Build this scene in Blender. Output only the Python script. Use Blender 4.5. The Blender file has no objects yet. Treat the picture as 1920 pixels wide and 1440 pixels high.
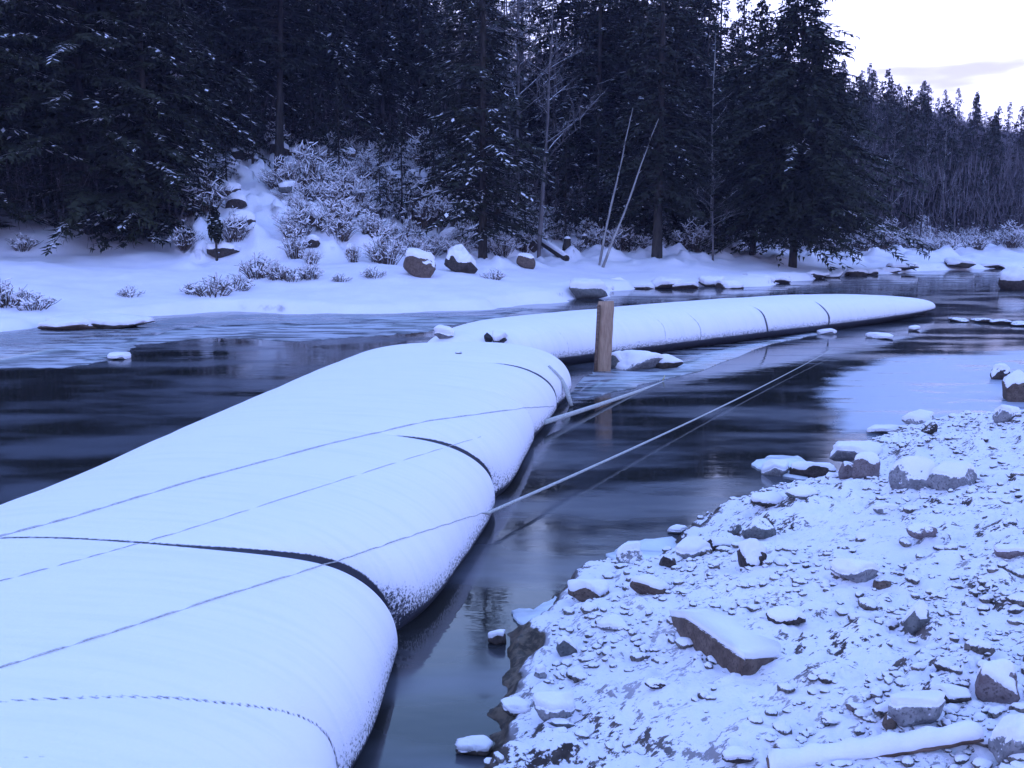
import bpy, math, random
import numpy as np
from mathutils import Vector, Matrix
from mathutils.bvhtree import BVHTree
R = math.radians
random.seed(7)
S = bpy.context.scene
# ------------------------------------------------------------ camera
CH, PITCH, F = 4.0, 9.2, 1968.0
cd = bpy.data.cameras.new('camera'); cam = bpy.data.objects.new('camera', cd)
S.collection.objects.link(cam); S.camera = cam
cam.location = (0, 0, CH); cam.rotation_euler = (R(90 - PITCH), 0, 0)
cd.sensor_width = 36; cd.lens = 36 * F / 1920; cd.clip_start = 0.1; cd.clip_end = 4000
# ------------------------------------------------------------ world, sun, exposure
w = bpy.data.worlds.new('World'); S.world = w; w.use_nodes = True
nt = w.node_tree; nt.nodes.clear()
sky = nt.nodes.new('ShaderNodeTexSky'); sky.sky_type = 'NISHITA'; sky.sun_disc = False
SUN_EL, SUN_ROT = 5.0, 345.0
CLD = 1.15
sky.sun_elevation = R(SUN_EL); sky.sun_rotation = R(SUN_ROT)
sky.air_density = 1.0; sky.dust_density = 0.3; sky.ozone_density = 4.2
bg = nt.nodes.new('ShaderNodeBackground'); bg.inputs[1].default_value = 0.15
wo = nt.nodes.new('ShaderNodeOutputWorld')
# thin cream cloud low in the sky, a mauve streak in it; veil overhead added to tint the light
def wn(t, **k):
    x = nt.nodes.new(t)
    for a, v in k.items(): setattr(x, a, v)
    return x
tc = wn('ShaderNodeTexCoord'); sx = wn('ShaderNodeSeparateXYZ'); nt.links.new(tc.outputs['Generated'], sx.inputs[0])
mp = wn('ShaderNodeMapping'); mp.inputs['Scale'].default_value = (5, 5, 26); nt.links.new(tc.outputs['Generated'], mp.inputs[0])
nz_ = wn('ShaderNodeTexNoise'); nz_.inputs['Scale'].default_value = 1.0; nz_.inputs['Detail'].default_value = 4; nt.links.new(mp.outputs[0], nz_.inputs['Vector'])
mr = wn('ShaderNodeMapRange', interpolation_type='SMOOTHSTEP'); nt.links.new(sx.outputs[2], mr.inputs[0])
mr.inputs[1].default_value = .12; mr.inputs[2].default_value = .50; mr.inputs[3].default_value = .9; mr.inputs[4].default_value = .20
cr = wn('ShaderNodeMapRange', interpolation_type='SMOOTHSTEP'); nt.links.new(nz_.outputs[0], cr.inputs[0]); cr.inputs[1].default_value = .56; cr.inputs[2].default_value = .68
cc = wn('ShaderNodeMix', data_type='RGBA'); nt.links.new(cr.outputs[0], cc.inputs[0]); cc.inputs[6].default_value = (CLD * 1.24, CLD * 1.18, CLD * 2.2, 1); cc.inputs[7].default_value = (CLD * .60, CLD * .47, CLD * .9, 1)
mx = wn('ShaderNodeMix', data_type='RGBA'); nt.links.new(mr.outputs[0], mx.inputs[0]); nt.links.new(sky.outputs[0], mx.inputs[6]); nt.links.new(cc.outputs[2], mx.inputs[7])
nt.links.new(mx.outputs[2], bg.inputs[0]); nt.links.new(bg.outputs[0], wo.inputs[0])
ld = bpy.data.lights.new('sun', 'SUN'); ld.energy = 0.5; ld.angle = R(30); ld.color = (1, .86, .84)
sun = bpy.data.objects.new('sun', ld); S.collection.objects.link(sun)
sun.rotation_euler = (R(90 - SUN_EL), 0, R(180 - SUN_ROT))
S.view_settings.view_transform = 'Standard'; S.view_settings.look = 'None'
S.view_settings.exposure = 3.05; S.view_settings.gamma = 1
S.cycles.max_bounces = 5; S.cycles.diffuse_bounces = 2; S.cycles.glossy_bounces = 3
S.cycles.transparent_max_bounces = 4

# ------------------------------------------------------------ pixel ray helpers (photo is 1920x1440)
_p = R(PITCH)
def ray(px, py):
    a, b = (px - 960) / F, -(py - 720) / F
    return Vector((a, math.cos(_p) + b * math.sin(_p), -math.sin(_p) + b * math.cos(_p)))
def at(px, py, z=0.0):
    d = ray(px, py); t = (z - CH) / d.z
    return Vector((d.x * t, d.y * t, z))
def atd(px, py, y):
    d = ray(px, py); t = y / d.y
    return Vector((d.x * t, y, CH + d.z * t))

# ------------------------------------------------------------ noise
_rng = np.random.default_rng(3)
_tab = _rng.random((256, 256)) * 2 - 1
def vn(x, y):
    xi = np.floor(x).astype(int); yi = np.floor(y).astype(int)
    fx = x - xi; fy = y - yi
    fx = fx * fx * (3 - 2 * fx); fy = fy * fy * (3 - 2 * fy)
    g = lambda i, j: _tab[i & 255, j & 255]
    return (g(xi, yi) * (1 - fx) + g(xi + 1, yi) * fx) * (1 - fy) + (g(xi, yi + 1) * (1 - fx) + g(xi + 1, yi + 1) * fx) * fy
def fbm(x, y, o=4):
    s = 0; a = 1.0; t = 0
    for k in range(o):
        s = s + a * vn(x * 2 ** k + 17.3 * k, y * 2 ** k + 5.1 * k); t += a; a *= .5
    return s / t
_jx = _rng.random((256, 256)); _jy = _rng.random((256, 256)); _jh = _rng.random((256, 256))
def worley(x, y):
    xi = np.floor(x).astype(int); yi = np.floor(y).astype(int)
    f1 = np.full(x.shape, 9.0); f2 = np.full(x.shape, 9.0); hh = np.zeros(x.shape)
    for i in (-1, 0, 1):
        for j in (-1, 0, 1):
            a, b = (xi + i) & 255, (yi + j) & 255
            d = np.hypot(xi + i + _jx[a, b] - x, yi + j + _jy[a, b] - y)
            m = d < f1
            f2 = np.where(m, f1, np.minimum(f2, d)); hh = np.where(m, _jh[a, b], hh); f1 = np.where(m, d, f1)
    return f1, f2, hh
def sst(a, b, x):
    t = np.clip((x - a) / (b - a), 0, 1); return t * t * (3 - 2 * t)

# ------------------------------------------------------------ shorelines and terrain height
FAR = [(-400, -20), (-120, 5), (-60, 22), (-30, 31)] + [tuple(at(*q)[:2]) for q in
       [(-60, 630), (60, 612), (130, 606), (290, 592), (420, 587), (700, 588), (900, 581), (1045, 568), (1085, 560), (1150, 557)]] + \
      [tuple(at(*q)[:2]) for q in [(1175, 538), (1300, 537), (1400, 540), (1500, 528), (1590, 517), (1700, 511), (1920, 501)]] + [(70, 84), (160, 80), (500, 60)]
NEAR = [(500, 20), (120, 18), (60, 17), (25, 18.5)] + [tuple(at(*q)[:2]) for q in
        [(1940, 790), (1860, 800), (1700, 800), (1640, 835), (1590, 850), (1560, 895), (1440, 925), (1310, 975), (1260, 1040), (1200, 1065),
         (1080, 1095), (1010, 1150), (945, 1190), (985, 1260), (955, 1330), (905, 1400), (890, 1440)]] + [(-.45, 6.2), (-.7, 5), (-.75, 3), (-.9, 0), (-2, -20), (-5, -200)]
farpoly = np.array(FAR + [(600, 2500), (-2500, 2500), (-2500, -400), (-400, -400)][:3] + [(-2500, -20)])
farpoly = np.array(FAR + [(2500, 60), (2500, 2500), (-2500, 2500), (-2500, -20)])
nearpoly = np.array(NEAR + [(-5, -2500), (2500, -2500), (2500, 20)])
def sdf(poly, x, y):
    d = np.full(x.shape, 1e18); ins = np.zeros(x.shape, bool)
    n = len(poly)
    for i in range(n):
        ax, ay = poly[i]; bx, by = poly[(i + 1) % n]
        ex, ey = bx - ax, by - ay
        t = np.clip(((x - ax) * ex + (y - ay) * ey) / (ex * ex + ey * ey), 0, 1)
        d = np.minimum(d, (x - ax - ex * t) ** 2 + (y - ay - ey * t) ** 2)
        if ay != by:
            c = ((ay > y) != (by > y)) & (x < (bx - ax) * (y - ay) / (by - ay) + ax)
            ins ^= c
    d = np.sqrt(d)
    return np.where(ins, d, -d)
def terrain(x, y):
    """height, litter (twig shade painted on the snowy forest floor), rubble (stony near bank)"""
    x = np.asarray(x, float); y = np.asarray(y, float)
    j = fbm(x * .35, y * .35, 4) * 1.1 * sst(20, 45, y)
    df = sdf(farpoly, x, y) + j
    jn = fbm(x * 1.6 + 9, y * 1.6, 4) * .28 + fbm(x * 5, y * 5, 3) * .1
    dn = sdf(nearpoly, x, y) + jn
    az = x / np.maximum(y, 20)
    # far bank
    d = np.maximum(df, 0)
    edge = .32 * sst(0, .8, d) * (1 + .5 * vn(x * .3, y * .3))
    gentle = np.where(az < -.12, .095, .095) * np.minimum(d, 17) * (1 - .55 * sst(.2, .32, az)) 
    slope = .40 - .16 * sst(.12, .30, az) - .05 * sst(.3, .6, az)
    cap = 42 - 15 * sst(.12, .34, az) - 15 * sst(.33, .5, az)
    slopezone = sst(-.33, -.29, az) * (1 - sst(-.07, -.02, az))
    start = 17 + 8 * sst(.28, .4, az) - 4 * slopezone
    hill = cap * (1 - np.exp(-slope * np.maximum(d - start, 0) / cap))
    # the knoll between the spruces
    lump = sst(4 + 6 * slopezone, 9 + 6 * slopezone, d) * (1 - sst(30, 45, d)) * (.12 + .88 * np.maximum(sst(-.18, -.08, az), slopezone)) * (1 - sst(12, 8, d) * (az < -.02) * .0)
    f1, f2, hh = worley(x * .55 + 3, y * .55)
    g1, g2, gh = worley(x * 1.3 + 8, y * 1.3)
    lum = lump * (np.clip(.6 - f1, 0, 1) * 1.5 * hh + np.clip(.55 - g1, 0, 1) * .7 * gh + .35 * fbm(x * .8, y * .8, 4))
    big = .5 * fbm(x * .06, y * .06, 3) * sst(14, 40, d) * 3
    zf = edge + gentle + hill + lum + big + .05 * fbm(x * 1.5, y * 1.5, 3) * sst(.5, 2, d)
    # near bank
    e = np.maximum(dn, 0)
    zn = 1.55 * (1 - np.exp(-e / 4.6)) + .10 * sst(0, .25, e)
    rub = (1 - sst(5.5, 9, e + .9 * fbm(x * .5, y * .5, 3))) * (1 - sst(22, 30, y)) 
    smooth = sst(4.2, 6.2, x + .6 * fbm(x * .7 + 3, y * .7, 2) - .30 * (y - 9)) * 0
    # stones: three sizes of cells, stretched along the slope
    u = (x * .80 + y * .60); v = (-x * .60 + y * .80)
    a1, a2, ah = worley(u * 1.9, v * 2.8); b1, b2, bh = worley(u * 4.3 + 7, v * 6.6); c1, c2, ch = worley(u * 10 + 2, v * 16)
    st = .17 * np.clip(.62 - a1, 0, 1) * sst(.45, .95, ah) + .085 * np.clip(.6 - b1, 0, 1) * sst(.3, .9, bh) + .036 * np.clip(.6 - c1, 0, 1) * (ch > .35)
    st = st + .10 * fbm(x * 1.1, y * 1.1, 3) + .022 * fbm(x * 9, y * 9, 3)
    pat = .6 + .4 * sst(-.2, .15, fbm(x * .6 + 4, y * .6, 3)); rub = rub * pat
    zn = zn + st * (.25 + .75 * rub) * sst(0, .3, e)
    bed = -np.minimum(1.2, .04 + .35 * np.minimum(np.maximum(-df, 0), np.maximum(-dn, 0)))
    z = np.where(df > 0, zf, np.where(dn > 0, zn, bed))
    lit = np.where(df > 0, sst(start + 17 * slopezone, start + 7 + 19 * slopezone, d + 3 * fbm(x * .2, y * .2, 3)), 0)
    wet = np.where(dn > 0, 1 - sst(.02, .34, e + .16 * fbm(x * 3, y * 3, 3)), 0)
    wet = wet * (1 - sst(9.5, 13, y))
    return z, lit, np.where(dn > 0, rub, 0), wet
def hgt(x, y): return float(terrain(np.array([x]), np.array([y]))[0][0])
def onground(px, py):
    """where the sight line through a photo pixel meets the ground"""
    d = ray(px, py); t = np.exp(np.linspace(math.log(3), math.log(400), 1500))
    X, Y, Z = d.x * t, d.y * t, CH + d.z * t
    g = np.maximum(terrain(X, Y)[0], 0)
    k = int(np.argmax(Z < g)) if (Z < g).any() else len(t) - 1
    return Vector((X[k], Y[k], g[k]))

# ------------------------------------------------------------ object helpers
def mesh(name, V, Fc, mats=(), mi=None, smooth=False, attrs=None):
    me = bpy.data.meshes.new(name)
    V = np.asarray(V, dtype=np.float32); me.vertices.add(len(V)); me.vertices.foreach_set('co', V.ravel())
    if isinstance(Fc, np.ndarray):
        n, k = Fc.shape
        me.loops.add(n * k); me.loops.foreach_set('vertex_index', Fc.ravel().astype(np.int32))
        me.polygons.add(n); me.polygons.foreach_set('loop_start', np.arange(0, n * k, k, dtype=np.int32))
    else:
        n = len(Fc); tot = [len(f) for f in Fc]
        me.loops.add(sum(tot)); me.loops.foreach_set('vertex_index', np.array([i for f in Fc for i in f], dtype=np.int32))
        me.polygons.add(n); me.polygons.foreach_set('loop_start', np.concatenate([[0], np.cumsum(tot)[:-1]]).astype(np.int32))
    for m in mats: me.materials.append(m)
    if mi is not None: me.polygons.foreach_set('material_index', np.asarray(mi, dtype=np.int32))
    if smooth: me.polygons.foreach_set('use_smooth', np.ones(n, dtype=bool))
    me.update(calc_edges=True); me.validate()
    for k2, a in (attrs or {}).items():
        at_ = me.attributes.new(k2, 'FLOAT', 'POINT'); at_.data.foreach_set('value', np.asarray(a, dtype=np.float32))
    return me
def obj(name, me, parent=None, label=None, cat=None, group=None, kind=None, loc=None, rot=None, scale=None):
    o = bpy.data.objects.new(name, me); S.collection.objects.link(o)
    if parent: o.parent = parent
    if loc is not None: o.location = loc
    if rot is not None: o.rotation_euler = rot
    if scale is not None: o.scale = scale if hasattr(scale, '__len__') else (scale,) * 3
    if label: o['label'] = label
    if cat: o['category'] = cat
    if group: o['group'] = group
    if kind: o['kind'] = kind
    return o
def copy_thing(o, loc, rotz, scale, label=None, group=None, cat=None, kind=None):
    c = o.copy(); S.collection.objects.link(c); c.location = loc; c.rotation_euler = (0, 0, rotz)
    c.scale = scale if hasattr(scale, '__len__') else (scale,) * 3
    if label: c['label'] = label
    if group: c['group'] = group
    for ch in o.children:
        k = ch.copy(); S.collection.objects.link(k); k.parent = c
        for g in ch.children:
            q = g.copy(); S.collection.objects.link(q); q.parent = k
    return c

# ------------------------------------------------------------ materials
class NT:
    def __init__(s, name):
        s.m = bpy.data.materials.new(name); s.m.use_nodes = True; s.t = s.m.node_tree; s.t.nodes.clear()
        s.out = s.n('ShaderNodeOutputMaterial'); s.b = s.n('ShaderNodeBsdfPrincipled'); s.l(s.b.outputs[0], s.out.inputs[0])
        s.b.inputs['Specular IOR Level'].default_value = .3
        s.pos = s.n('ShaderNodeNewGeometry')
    def n(s, t, **k):
        x = s.t.nodes.new(t)
        for a, v in k.items(): setattr(x, a, v)
        return x
    def l(s, a, b): s.t.links.new(a, b)
    def noise(s, sc, detail=4, rough=.55, vec=None, dist=0):
        x = s.n('ShaderNodeTexNoise'); x.inputs['Scale'].default_value = sc; x.inputs['Detail'].default_value = detail
        x.inputs['Roughness'].default_value = rough; x.inputs['Distortion'].default_value = dist
        s.l(vec if vec is not None else s.pos.outputs['Position'], x.inputs['Vector']); return x.outputs[0]
    def mapping(s, scale=(1, 1, 1), rot=(0, 0, 0), vec=None):
        x = s.n('ShaderNodeMapping'); x.inputs['Scale'].default_value = scale; x.inputs['Rotation'].default_value = rot
        s.l(vec if vec is not None else s.pos.outputs['Position'], x.inputs['Vector']); return x.outputs[0]
    def ramp(s, v, a, b, c0=0, c1=1):
        x = s.n('ShaderNodeMapRange', interpolation_type='SMOOTHSTEP')
        s.l(v, x.inputs['Value']); x.inputs['From Min'].default_value = a; x.inputs['From Max'].default_value = b
        x.inputs['To Min'].default_value = c0; x.inputs['To Max'].default_value = c1; return x.outputs[0]
    def math(s, op, a, b=None):
        x = s.n('ShaderNodeMath', operation=op)
        for i, v in enumerate((a, b)):
            if v is None: continue
            if isinstance(v, (int, float)): x.inputs[i].default_value = v
            else: s.l(v, x.inputs[i])
        return x.outputs[0]
    def mix(s, f, a, b):
        x = s.n('ShaderNodeMix', data_type='RGBA')
        for i, v in ((0, f), (6, a), (7, b)):
            if isinstance(v, (int, float)): x.inputs[i].default_value = v
            elif isinstance(v, tuple): x.inputs[i].default_value = (*v, 1)
            else: s.l(v, x.inputs[i])
        return x.outputs[2]
    def attr(s, name):
        x = s.n('ShaderNodeAttribute', attribute_name=name); return x.outputs['Fac']
    def nz(s, true=False):
        x = s.n('ShaderNodeSeparateXYZ'); s.l(s.pos.outputs['True Normal' if true else 'Normal'], x.inputs[0]); return x.outputs[2]
    def bump(s, h, strength=.3, dist=.05):
        x = s.n('ShaderNodeBump'); x.inputs['Strength'].default_value = strength; x.inputs['Distance'].default_value = dist
        s.l(h, x.inputs['Height']); s.l(x.outputs[0], s.b.inputs['Normal'])
    def col(s, c, rough=.8):
        if isinstance(c, tuple): s.b.inputs['Base Color'].default_value = (*c, 1)
        else: s.l(c, s.b.inputs['Base Color'])
        if isinstance(rough, (int, float)): s.b.inputs['Roughness'].default_value = rough
        else: s.l(rough, s.b.inputs['Roughness'])
SNOW = (.85, .815, .89)
def m_snow(name='snow', tint=SNOW, sc=6):
    k = NT(name); k.col(k.mix(k.ramp(k.noise(sc * .3), .3, .7), tint, tuple(c * .93 for c in tint)), .75)
    k.bump(k.noise(sc * 6, 3), .25, .03); return k.m
def m_rock(name, c0, c1, snow=.55):
    """stone; snow lies on what faces up"""
    k = NT(name)
    base = k.mix(k.ramp(k.noise(9, 6, .65), .35, .65), c0, c1)
    base = k.mix(k.ramp(k.noise(45, 3), .5, .7), base, tuple(c * .55 for c in c0))
    f = k.math('ADD', k.nz(), k.math('MULTIPLY', k.math('SUBTRACT', k.noise(22, 4, .7), .5), 1.5))
    k.col(k.mix(k.ramp(f, snow - .12, snow + .06), base, SNOW), .8)
    k.bump(k.noise(30, 5, .7), .5, .03); return k.m
M = {}
M['snow'] = m_snow()
M['rock_brown'] = m_rock('brown_stone', (.085, .055, .045), (.15, .105, .085), .9)
M['rock_dark'] = m_rock('dark_stone', (.03, .022, .02), (.075, .055, .05), .88)
M['rock_grey'] = m_rock('grey_stone', (.09, .09, .095), (.17, .165, .165), .75)
M['rock_pink'] = m_rock('pinkish_stone', (.14, .10, .105), (.22, .18, .185), .7)
M['rock_pale'] = m_rock('pale_dusted_stone', (.16, .155, .17), (.28, .265, .28), .40)
M['gravel'] = m_rock('snow_dusted_gravel', (.06, .048, .045), (.2, .17, .155), .47)

def m_ground():
    k = NT('snowy_ground')
    lit, rub, wet = k.attr('litter_shade'), k.attr('rubble'), k.attr('wet')
    nz = k.nz()
    # near bank: dirt shows on steep faces and in small holes of the snow
    stretch = k.mapping((1, 1.5, 1), (0, 0, R(-37)))
    hole = k.noise(17, 5, .68, stretch); hole2 = k.noise(3.1, 4, .6, stretch)
    thr = k.math('ADD', k.math('MULTIPLY', k.math('SUBTRACT', .965, nz), 3.2), k.math('ADD', k.math('MULTIPLY', k.math('SUBTRACT', hole, .5), 3.0), k.math('MULTIPLY', k.math('SUBTRACT', hole2, .5), 1.6)))
    bare_n = k.math('MULTIPLY', k.ramp(thr, .28, .50), rub)
    dirt = k.mix(k.ramp(k.noise(6, 5), .35, .65), (.04, .03, .028), (.11, .085, .08))
    # far bank: only steep cuts are bare
    steep = k.ramp(k.math('ADD', k.math('SUBTRACT', 1.0, nz), k.math('MULTIPLY', k.noise(2.0, 5), .12)), .30, .48)
    duff_shade = k.mix(k.ramp(k.noise(.9, 6, .7), .35, .65), (.03, .022, .02), (.10, .08, .075))
    shdf = k.math('MULTIPLY', lit, k.ramp(k.noise(1.3, 6, .75), .36, .50))  # dark tone over the snowy wood floor stands in for twig shade
    sn = k.mix(k.ramp(k.noise(.7, 5), .3, .7), SNOW, (.79, .76, .88))
    c = k.mix(shdf, sn, duff_shade); c = k.mix(steep, c, duff_shade); c = k.mix(bare_n, c, dirt)
    wetm = k.ramp(k.math('ADD', wet, k.math('MULTIPLY', k.math('SUBTRACT', k.noise(5, 4), .5), .9)), .45, .6)
    c = k.mix(wetm, c, k.mix(k.ramp(k.noise(14, 4), .4, .6), (.035, .025, .018), (.12, .085, .06)))
    k.col(c, k.math('SUBTRACT', .85, k.math('MULTIPLY', wetm, .3)))
    k.bump(k.math('ADD', k.noise(18, 5, .7), k.math('MULTIPLY', k.noise(70, 3), .3)), .45, .035)
    return k.m
M['ground'] = m_ground()

def m_water():
    k = NT('cold_river_water')
    skim_sheen = k.ramp(k.noise(1.0, 4, .55, k.mapping((.22, .55, 1))),   .40, .64)
    k.col(k.mix(skim_sheen, (.020, .020, .020), (.085, .09, .115)), k.math('ADD', .035, k.math('MULTIPLY', skim_sheen, .16)))
    k.b.inputs['IOR'].default_value = 1.333; k.b.inputs['Specular IOR Level'].default_value = .5
    a = k.noise(1.6, 3, .5, k.mapping((.6, 1.6, 1))); b = k.noise(9, 3, .5, k.mapping((.7, 1.5, 1)))
    k.bump(k.math('ADD', a, k.math('MULTIPLY', b, .12)), .07, .05); return k.m
M['water'] = m_water()
def m_ice(name, lo, hi, rough=.3, frost=.5, fade=False):
    k = NT(name)
    f = k.ramp(k.noise(1.2, 6, .65, k.mapping((.45, 1.6, 1)), .6), frost - .13, frost + .13)
    k.col(k.mix(f, lo, hi), k.math('ADD', rough, k.math('MULTIPLY', f, .35)))
    k.b.inputs['Specular IOR Level'].default_value = .5
    k.bump(k.noise(14, 4), .15, .02)
    if fade: k.l(k.ramp(k.math('ADD', k.attr('fade'), k.math('MULTIPLY', k.math('SUBTRACT', k.noise(.8, 5, .6, k.mapping((.5, 1.5, 1))), .5), 1.4)), .05, .75), k.b.inputs['Alpha'])
    return k.m
M['ice'] = m_ice('thin_grey_ice', (.09, .10, .12), (.42, .46, .55), .14, .5)
M['ice_white'] = m_ice('frosted_ice', (.35, .40, .50), (.75, .80, .88), .3, .42)

def m_tube(name):
    k = NT(name)
    bare = k.attr('bare'); uu = k.attr('along'); nz = k.nz()
    st = k.n('ShaderNodeCombineXYZ'); k.l(k.math('MULTIPLY', uu, 5.0), st.inputs[0]); k.l(k.attr('around'), st.inputs[1])
    streak = k.noise(1.6, 4, .6, st.outputs[0])
    sn = k.mix(k.ramp(streak, .42, .72), SNOW, (.80, .78, .87))
    spk = k.noise(38, 3, .7)
    edge = k.math('ADD', k.math('MULTIPLY', k.math('SUBTRACT', spk, .5), 1.1), nz)
    low = k.ramp(edge, -.12, .10, 1, 0)
    tex = k.math('ADD', bare, k.math('MULTIPLY', k.math('SUBTRACT', k.noise(26, 4, .7), .5), .7))
    f = k.math('MAXIMUM', k.ramp(tex, .45, .75), low)
    k.col(k.mix(f, sn, (.035, .035, .05)), .7)
    k.bump(k.math('ADD', k.noise(34, 4, .6), k.math('ADD', k.math('MULTIPLY', streak, .6), k.math('MULTIPLY', k.noise(2.3, 4, .6), 4))), .22, .03); return k.m
M['tube'] = m_tube('snow_on_dark_liner')

def simple(name, c0, c1, sc=8, rough=.8, snow=None, stretch=(1, 1, 1)):
    k = NT(name)
    c = k.mix(k.ramp(k.noise(sc, 5, .6, k.mapping(stretch)), .35, .65), c0, c1)
    if snow is not None:
        f = k.math('ADD', k.nz(), k.math('MULTIPLY', k.math('SUBTRACT', k.noise(3, 4), .5), 1.0))
        c = k.mix(k.ramp(f, snow, snow + .2), c, SNOW)
    k.col(c, rough); k.bump(k.noise(sc * 4, 4, .6, k.mapping(stretch)), .3, .02); return k.m
M['needles'] = simple('dark_spruce_needles', (.011, .012, .008), (.026, .028, .018), .8)
M['needles2'] = simple('olive_hemlock_needles', (.011, .013, .007), (.028, .031, .016), .8)
M['bark_dark'] = simple('dark_bark', (.022, .017, .015), (.055, .044, .04), 3, .9, None, (3, 3, .6))
M['bark_grey'] = simple('grey_twig_bark', (.075, .063, .068), (.16, .14, .148), 1.2, .9, .62)
M['bark_birch'] = simple('pale_birch_bark', (.20, .185, .185), (.36, .34, .34), 2, .8, .8, (1, 1, .4))
M['twig'] = simple('brown_twigs', (.06, .04, .035), (.14, .10, .085), 4, .9)
M['wood'] = simple('weathered_plank', (.30, .19, .13), (.42, .28, .20), 7, .75, None, (5, 5, .5))
M['deadwood'] = simple('old_log_bark', (.10, .06, .045), (.20, .13, .10), 5, .85, None, (1, 4, 4))
M['rope'] = simple('frosted_rope', (.34, .34, .34), (.58, .58, .58), 40, .8)
M['rope_dark'] = simple('thin_grey_cord', (.34, .34, .37), (.56, .56, .60), 25, .8)
M['black'] = simple('black_tarp', (.008, .008, .012), (.025, .025, .03), 5, .6)
M['tape'] = simple('faded_yellow_tape', (.45, .42, .20), (.6, .55, .3), 10, .7)

# ------------------------------------------------------------ ground sheet, water, ice
def build_ground():
    th = np.concatenate([np.radians(np.arange(-34, 34, .15)), np.radians(np.arange(34, 326, 4))])
    rr = np.concatenate([np.linspace(.6, 3, 12)[:-1], np.exp(np.linspace(math.log(3), math.log(150), 640))[:-1], np.exp(np.linspace(math.log(150), math.log(2300), 60))])
    nt_, nr = len(th), len(rr)
    T, Rr = np.meshgrid(th, rr)
    X = (Rr * np.sin(T)).ravel(); Y = (Rr * np.cos(T)).ravel()
    Z, lit, rub, wet = terrain(X, Y)
    i = np.arange(nr - 1)[:, None]; j = np.arange(nt_)[None, :]; j2 = (j + 1) % nt_
    q = np.stack([i * nt_ + j, i * nt_ + j2, (i + 1) * nt_ + j2, (i + 1) * nt_ + j], -1).reshape(-1, 4)[:, ::-1]
    V = np.stack([X, Y, Z], 1)
    V = np.vstack([V, [[0, 0, float(Z[:nt_].mean())]]]); c = len(V) - 1
    cen = [[int(a), int((a + 1) % nt_), c, c] for a in range(nt_)]
    tri = [(a, (a + 1) % nt_, c) for a in range(nt_)]
    Fc = [tuple(f) for f in q.tolist()] + tri
    z1 = lambda a: np.append(a, a[0])
    me = mesh('ground', V, Fc, [M['ground']], smooth=True, attrs={'litter_shade': z1(lit), 'rubble': z1(rub), 'wet': z1(wet)})
    obj('ground', me, kind='structure')
build_ground()
def build_water():
    xs = [-2200, 2200]; 
    V = [(-2200, -300, 0), (2200, -300, 0), (2200, 400, 0), (-2200, 400, 0)]
    obj('river_water', mesh('river_water', V, [(0, 1, 2, 3)], [M['water']]), kind='structure')
build_water()
def sheet(name, pts, z, th, mat, jag=.12, sub=7, **kw):
    """a thin plate on the water with a ragged edge; pts are ground points"""
    P = []
    n = len(pts)
    for i in range(n):
        a, b = pts[i], pts[(i + 1) % n]
        for k in range(sub):
            t = k / sub; P.append([a[0] * (1 - t) + b[0] * t + random.uniform(-jag, jag), a[1] * (1 - t) + b[1] * t + random.uniform(-jag, jag)])
    m = len(P); V = [(x, y, z) for x, y in P] + [(x, y, z - th) for x, y in P]
    Fc = [tuple(range(m))] + [(i, i + m, (i + 1) % m + m, (i + 1) % m) for i in range(m)]
    me = mesh(name, V, Fc, [mat])
    return obj(name, me, **kw)
def faded(name, pts, z, mat, jag=.2, sub=7, **kw):
    P = []; n = len(pts); c = at(1730, 735)
    for i in range(n):
        a, b = pts[i], pts[(i + 1) % n]
        for k in range(sub):
            t = k / sub; P.append(Vector((a[0] * (1 - t) + b[0] * t + random.uniform(-jag, jag), a[1] * (1 - t) + b[1] * t + random.uniform(-jag, jag), z)))
    m = len(P); V = []; fd = []
    for f_, v in ((0, 0), (.4, 1), (1, 1)):
        for p in P: q = p.lerp(c, f_ * .9); V.append((q.x, q.y, z)); fd.append(v)
    Fc = [(r * m + i, r * m + (i + 1) % m, (r + 1) * m + (i + 1) % m, (r + 1) * m + i) for r in range(2) for i in range(m)] + [tuple(range(2 * m, 3 * m))]
    return obj(name, mesh(name, V, Fc, [mat], attrs={'fade': fd}), **kw)
def pxs(l, z=0): return [at(a, b, z) for a, b in l]
sheet('shore_ice', pxs([(-60, 640), (60, 618), (290, 598), (430, 590), (700, 590), (880, 586), (1000, 578), (930, 596), (870, 606), (800, 622), (700, 630), (560, 640), (400, 632), (250, 648), (225, 672), (120, 690), (-60, 690)]), .015, .03, M['ice'], .15, 8, kind='structure')
sheet('shelf_ice', pxs([(1062, 742), (1100, 705), (1130, 690), (1240, 662), (1400, 640), (1560, 616), (1560, 622), (1430, 650), (1330, 690), (1200, 722), (1100, 748)]), .02, .04, M['ice'], .10, 6, kind='structure')
sheet('bank_ice', pxs([(1140, 1044), (1180, 1020), (1260, 1010), (1300, 1030), (1260, 1075), (1180, 1080)]), .03, .03, M['ice_white'], .03, 5, kind='structure')
sheet('bank_ice', pxs([(962, 1148), (1000, 1146), (1045, 1120), (1080, 1098), (1130, 1120), (1050, 1170), (1000, 1190), (975, 1175)]), .03, .03, M['ice_white'], .03, 5, kind='structure')
sheet('bank_ice', pxs([(1412, 872), (1440, 856), (1500, 858), (1530, 880), (1510, 900), (1440, 888)]), .03, .03, M['ice_white'], .04, 5, kind='structure')
M['skim_sheen'] = m_ice('skim_ice_sky_sheen', (.10, .115, .16), (.34, .38, .50), .10, .40, True)
faded('river_ice_sky_sheen', pxs([(1545, 830), (1535, 790), (1510, 735), (1560, 695), (1660, 664), (1820, 655), (2000, 645), (2100, 790), (1900, 805), (1750, 815), (1620, 835)]), .012, M['skim_sheen'], .06, 7, kind='structure')  # pale blue sky sheen on the water, painted as a skim-ice sheet

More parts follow.
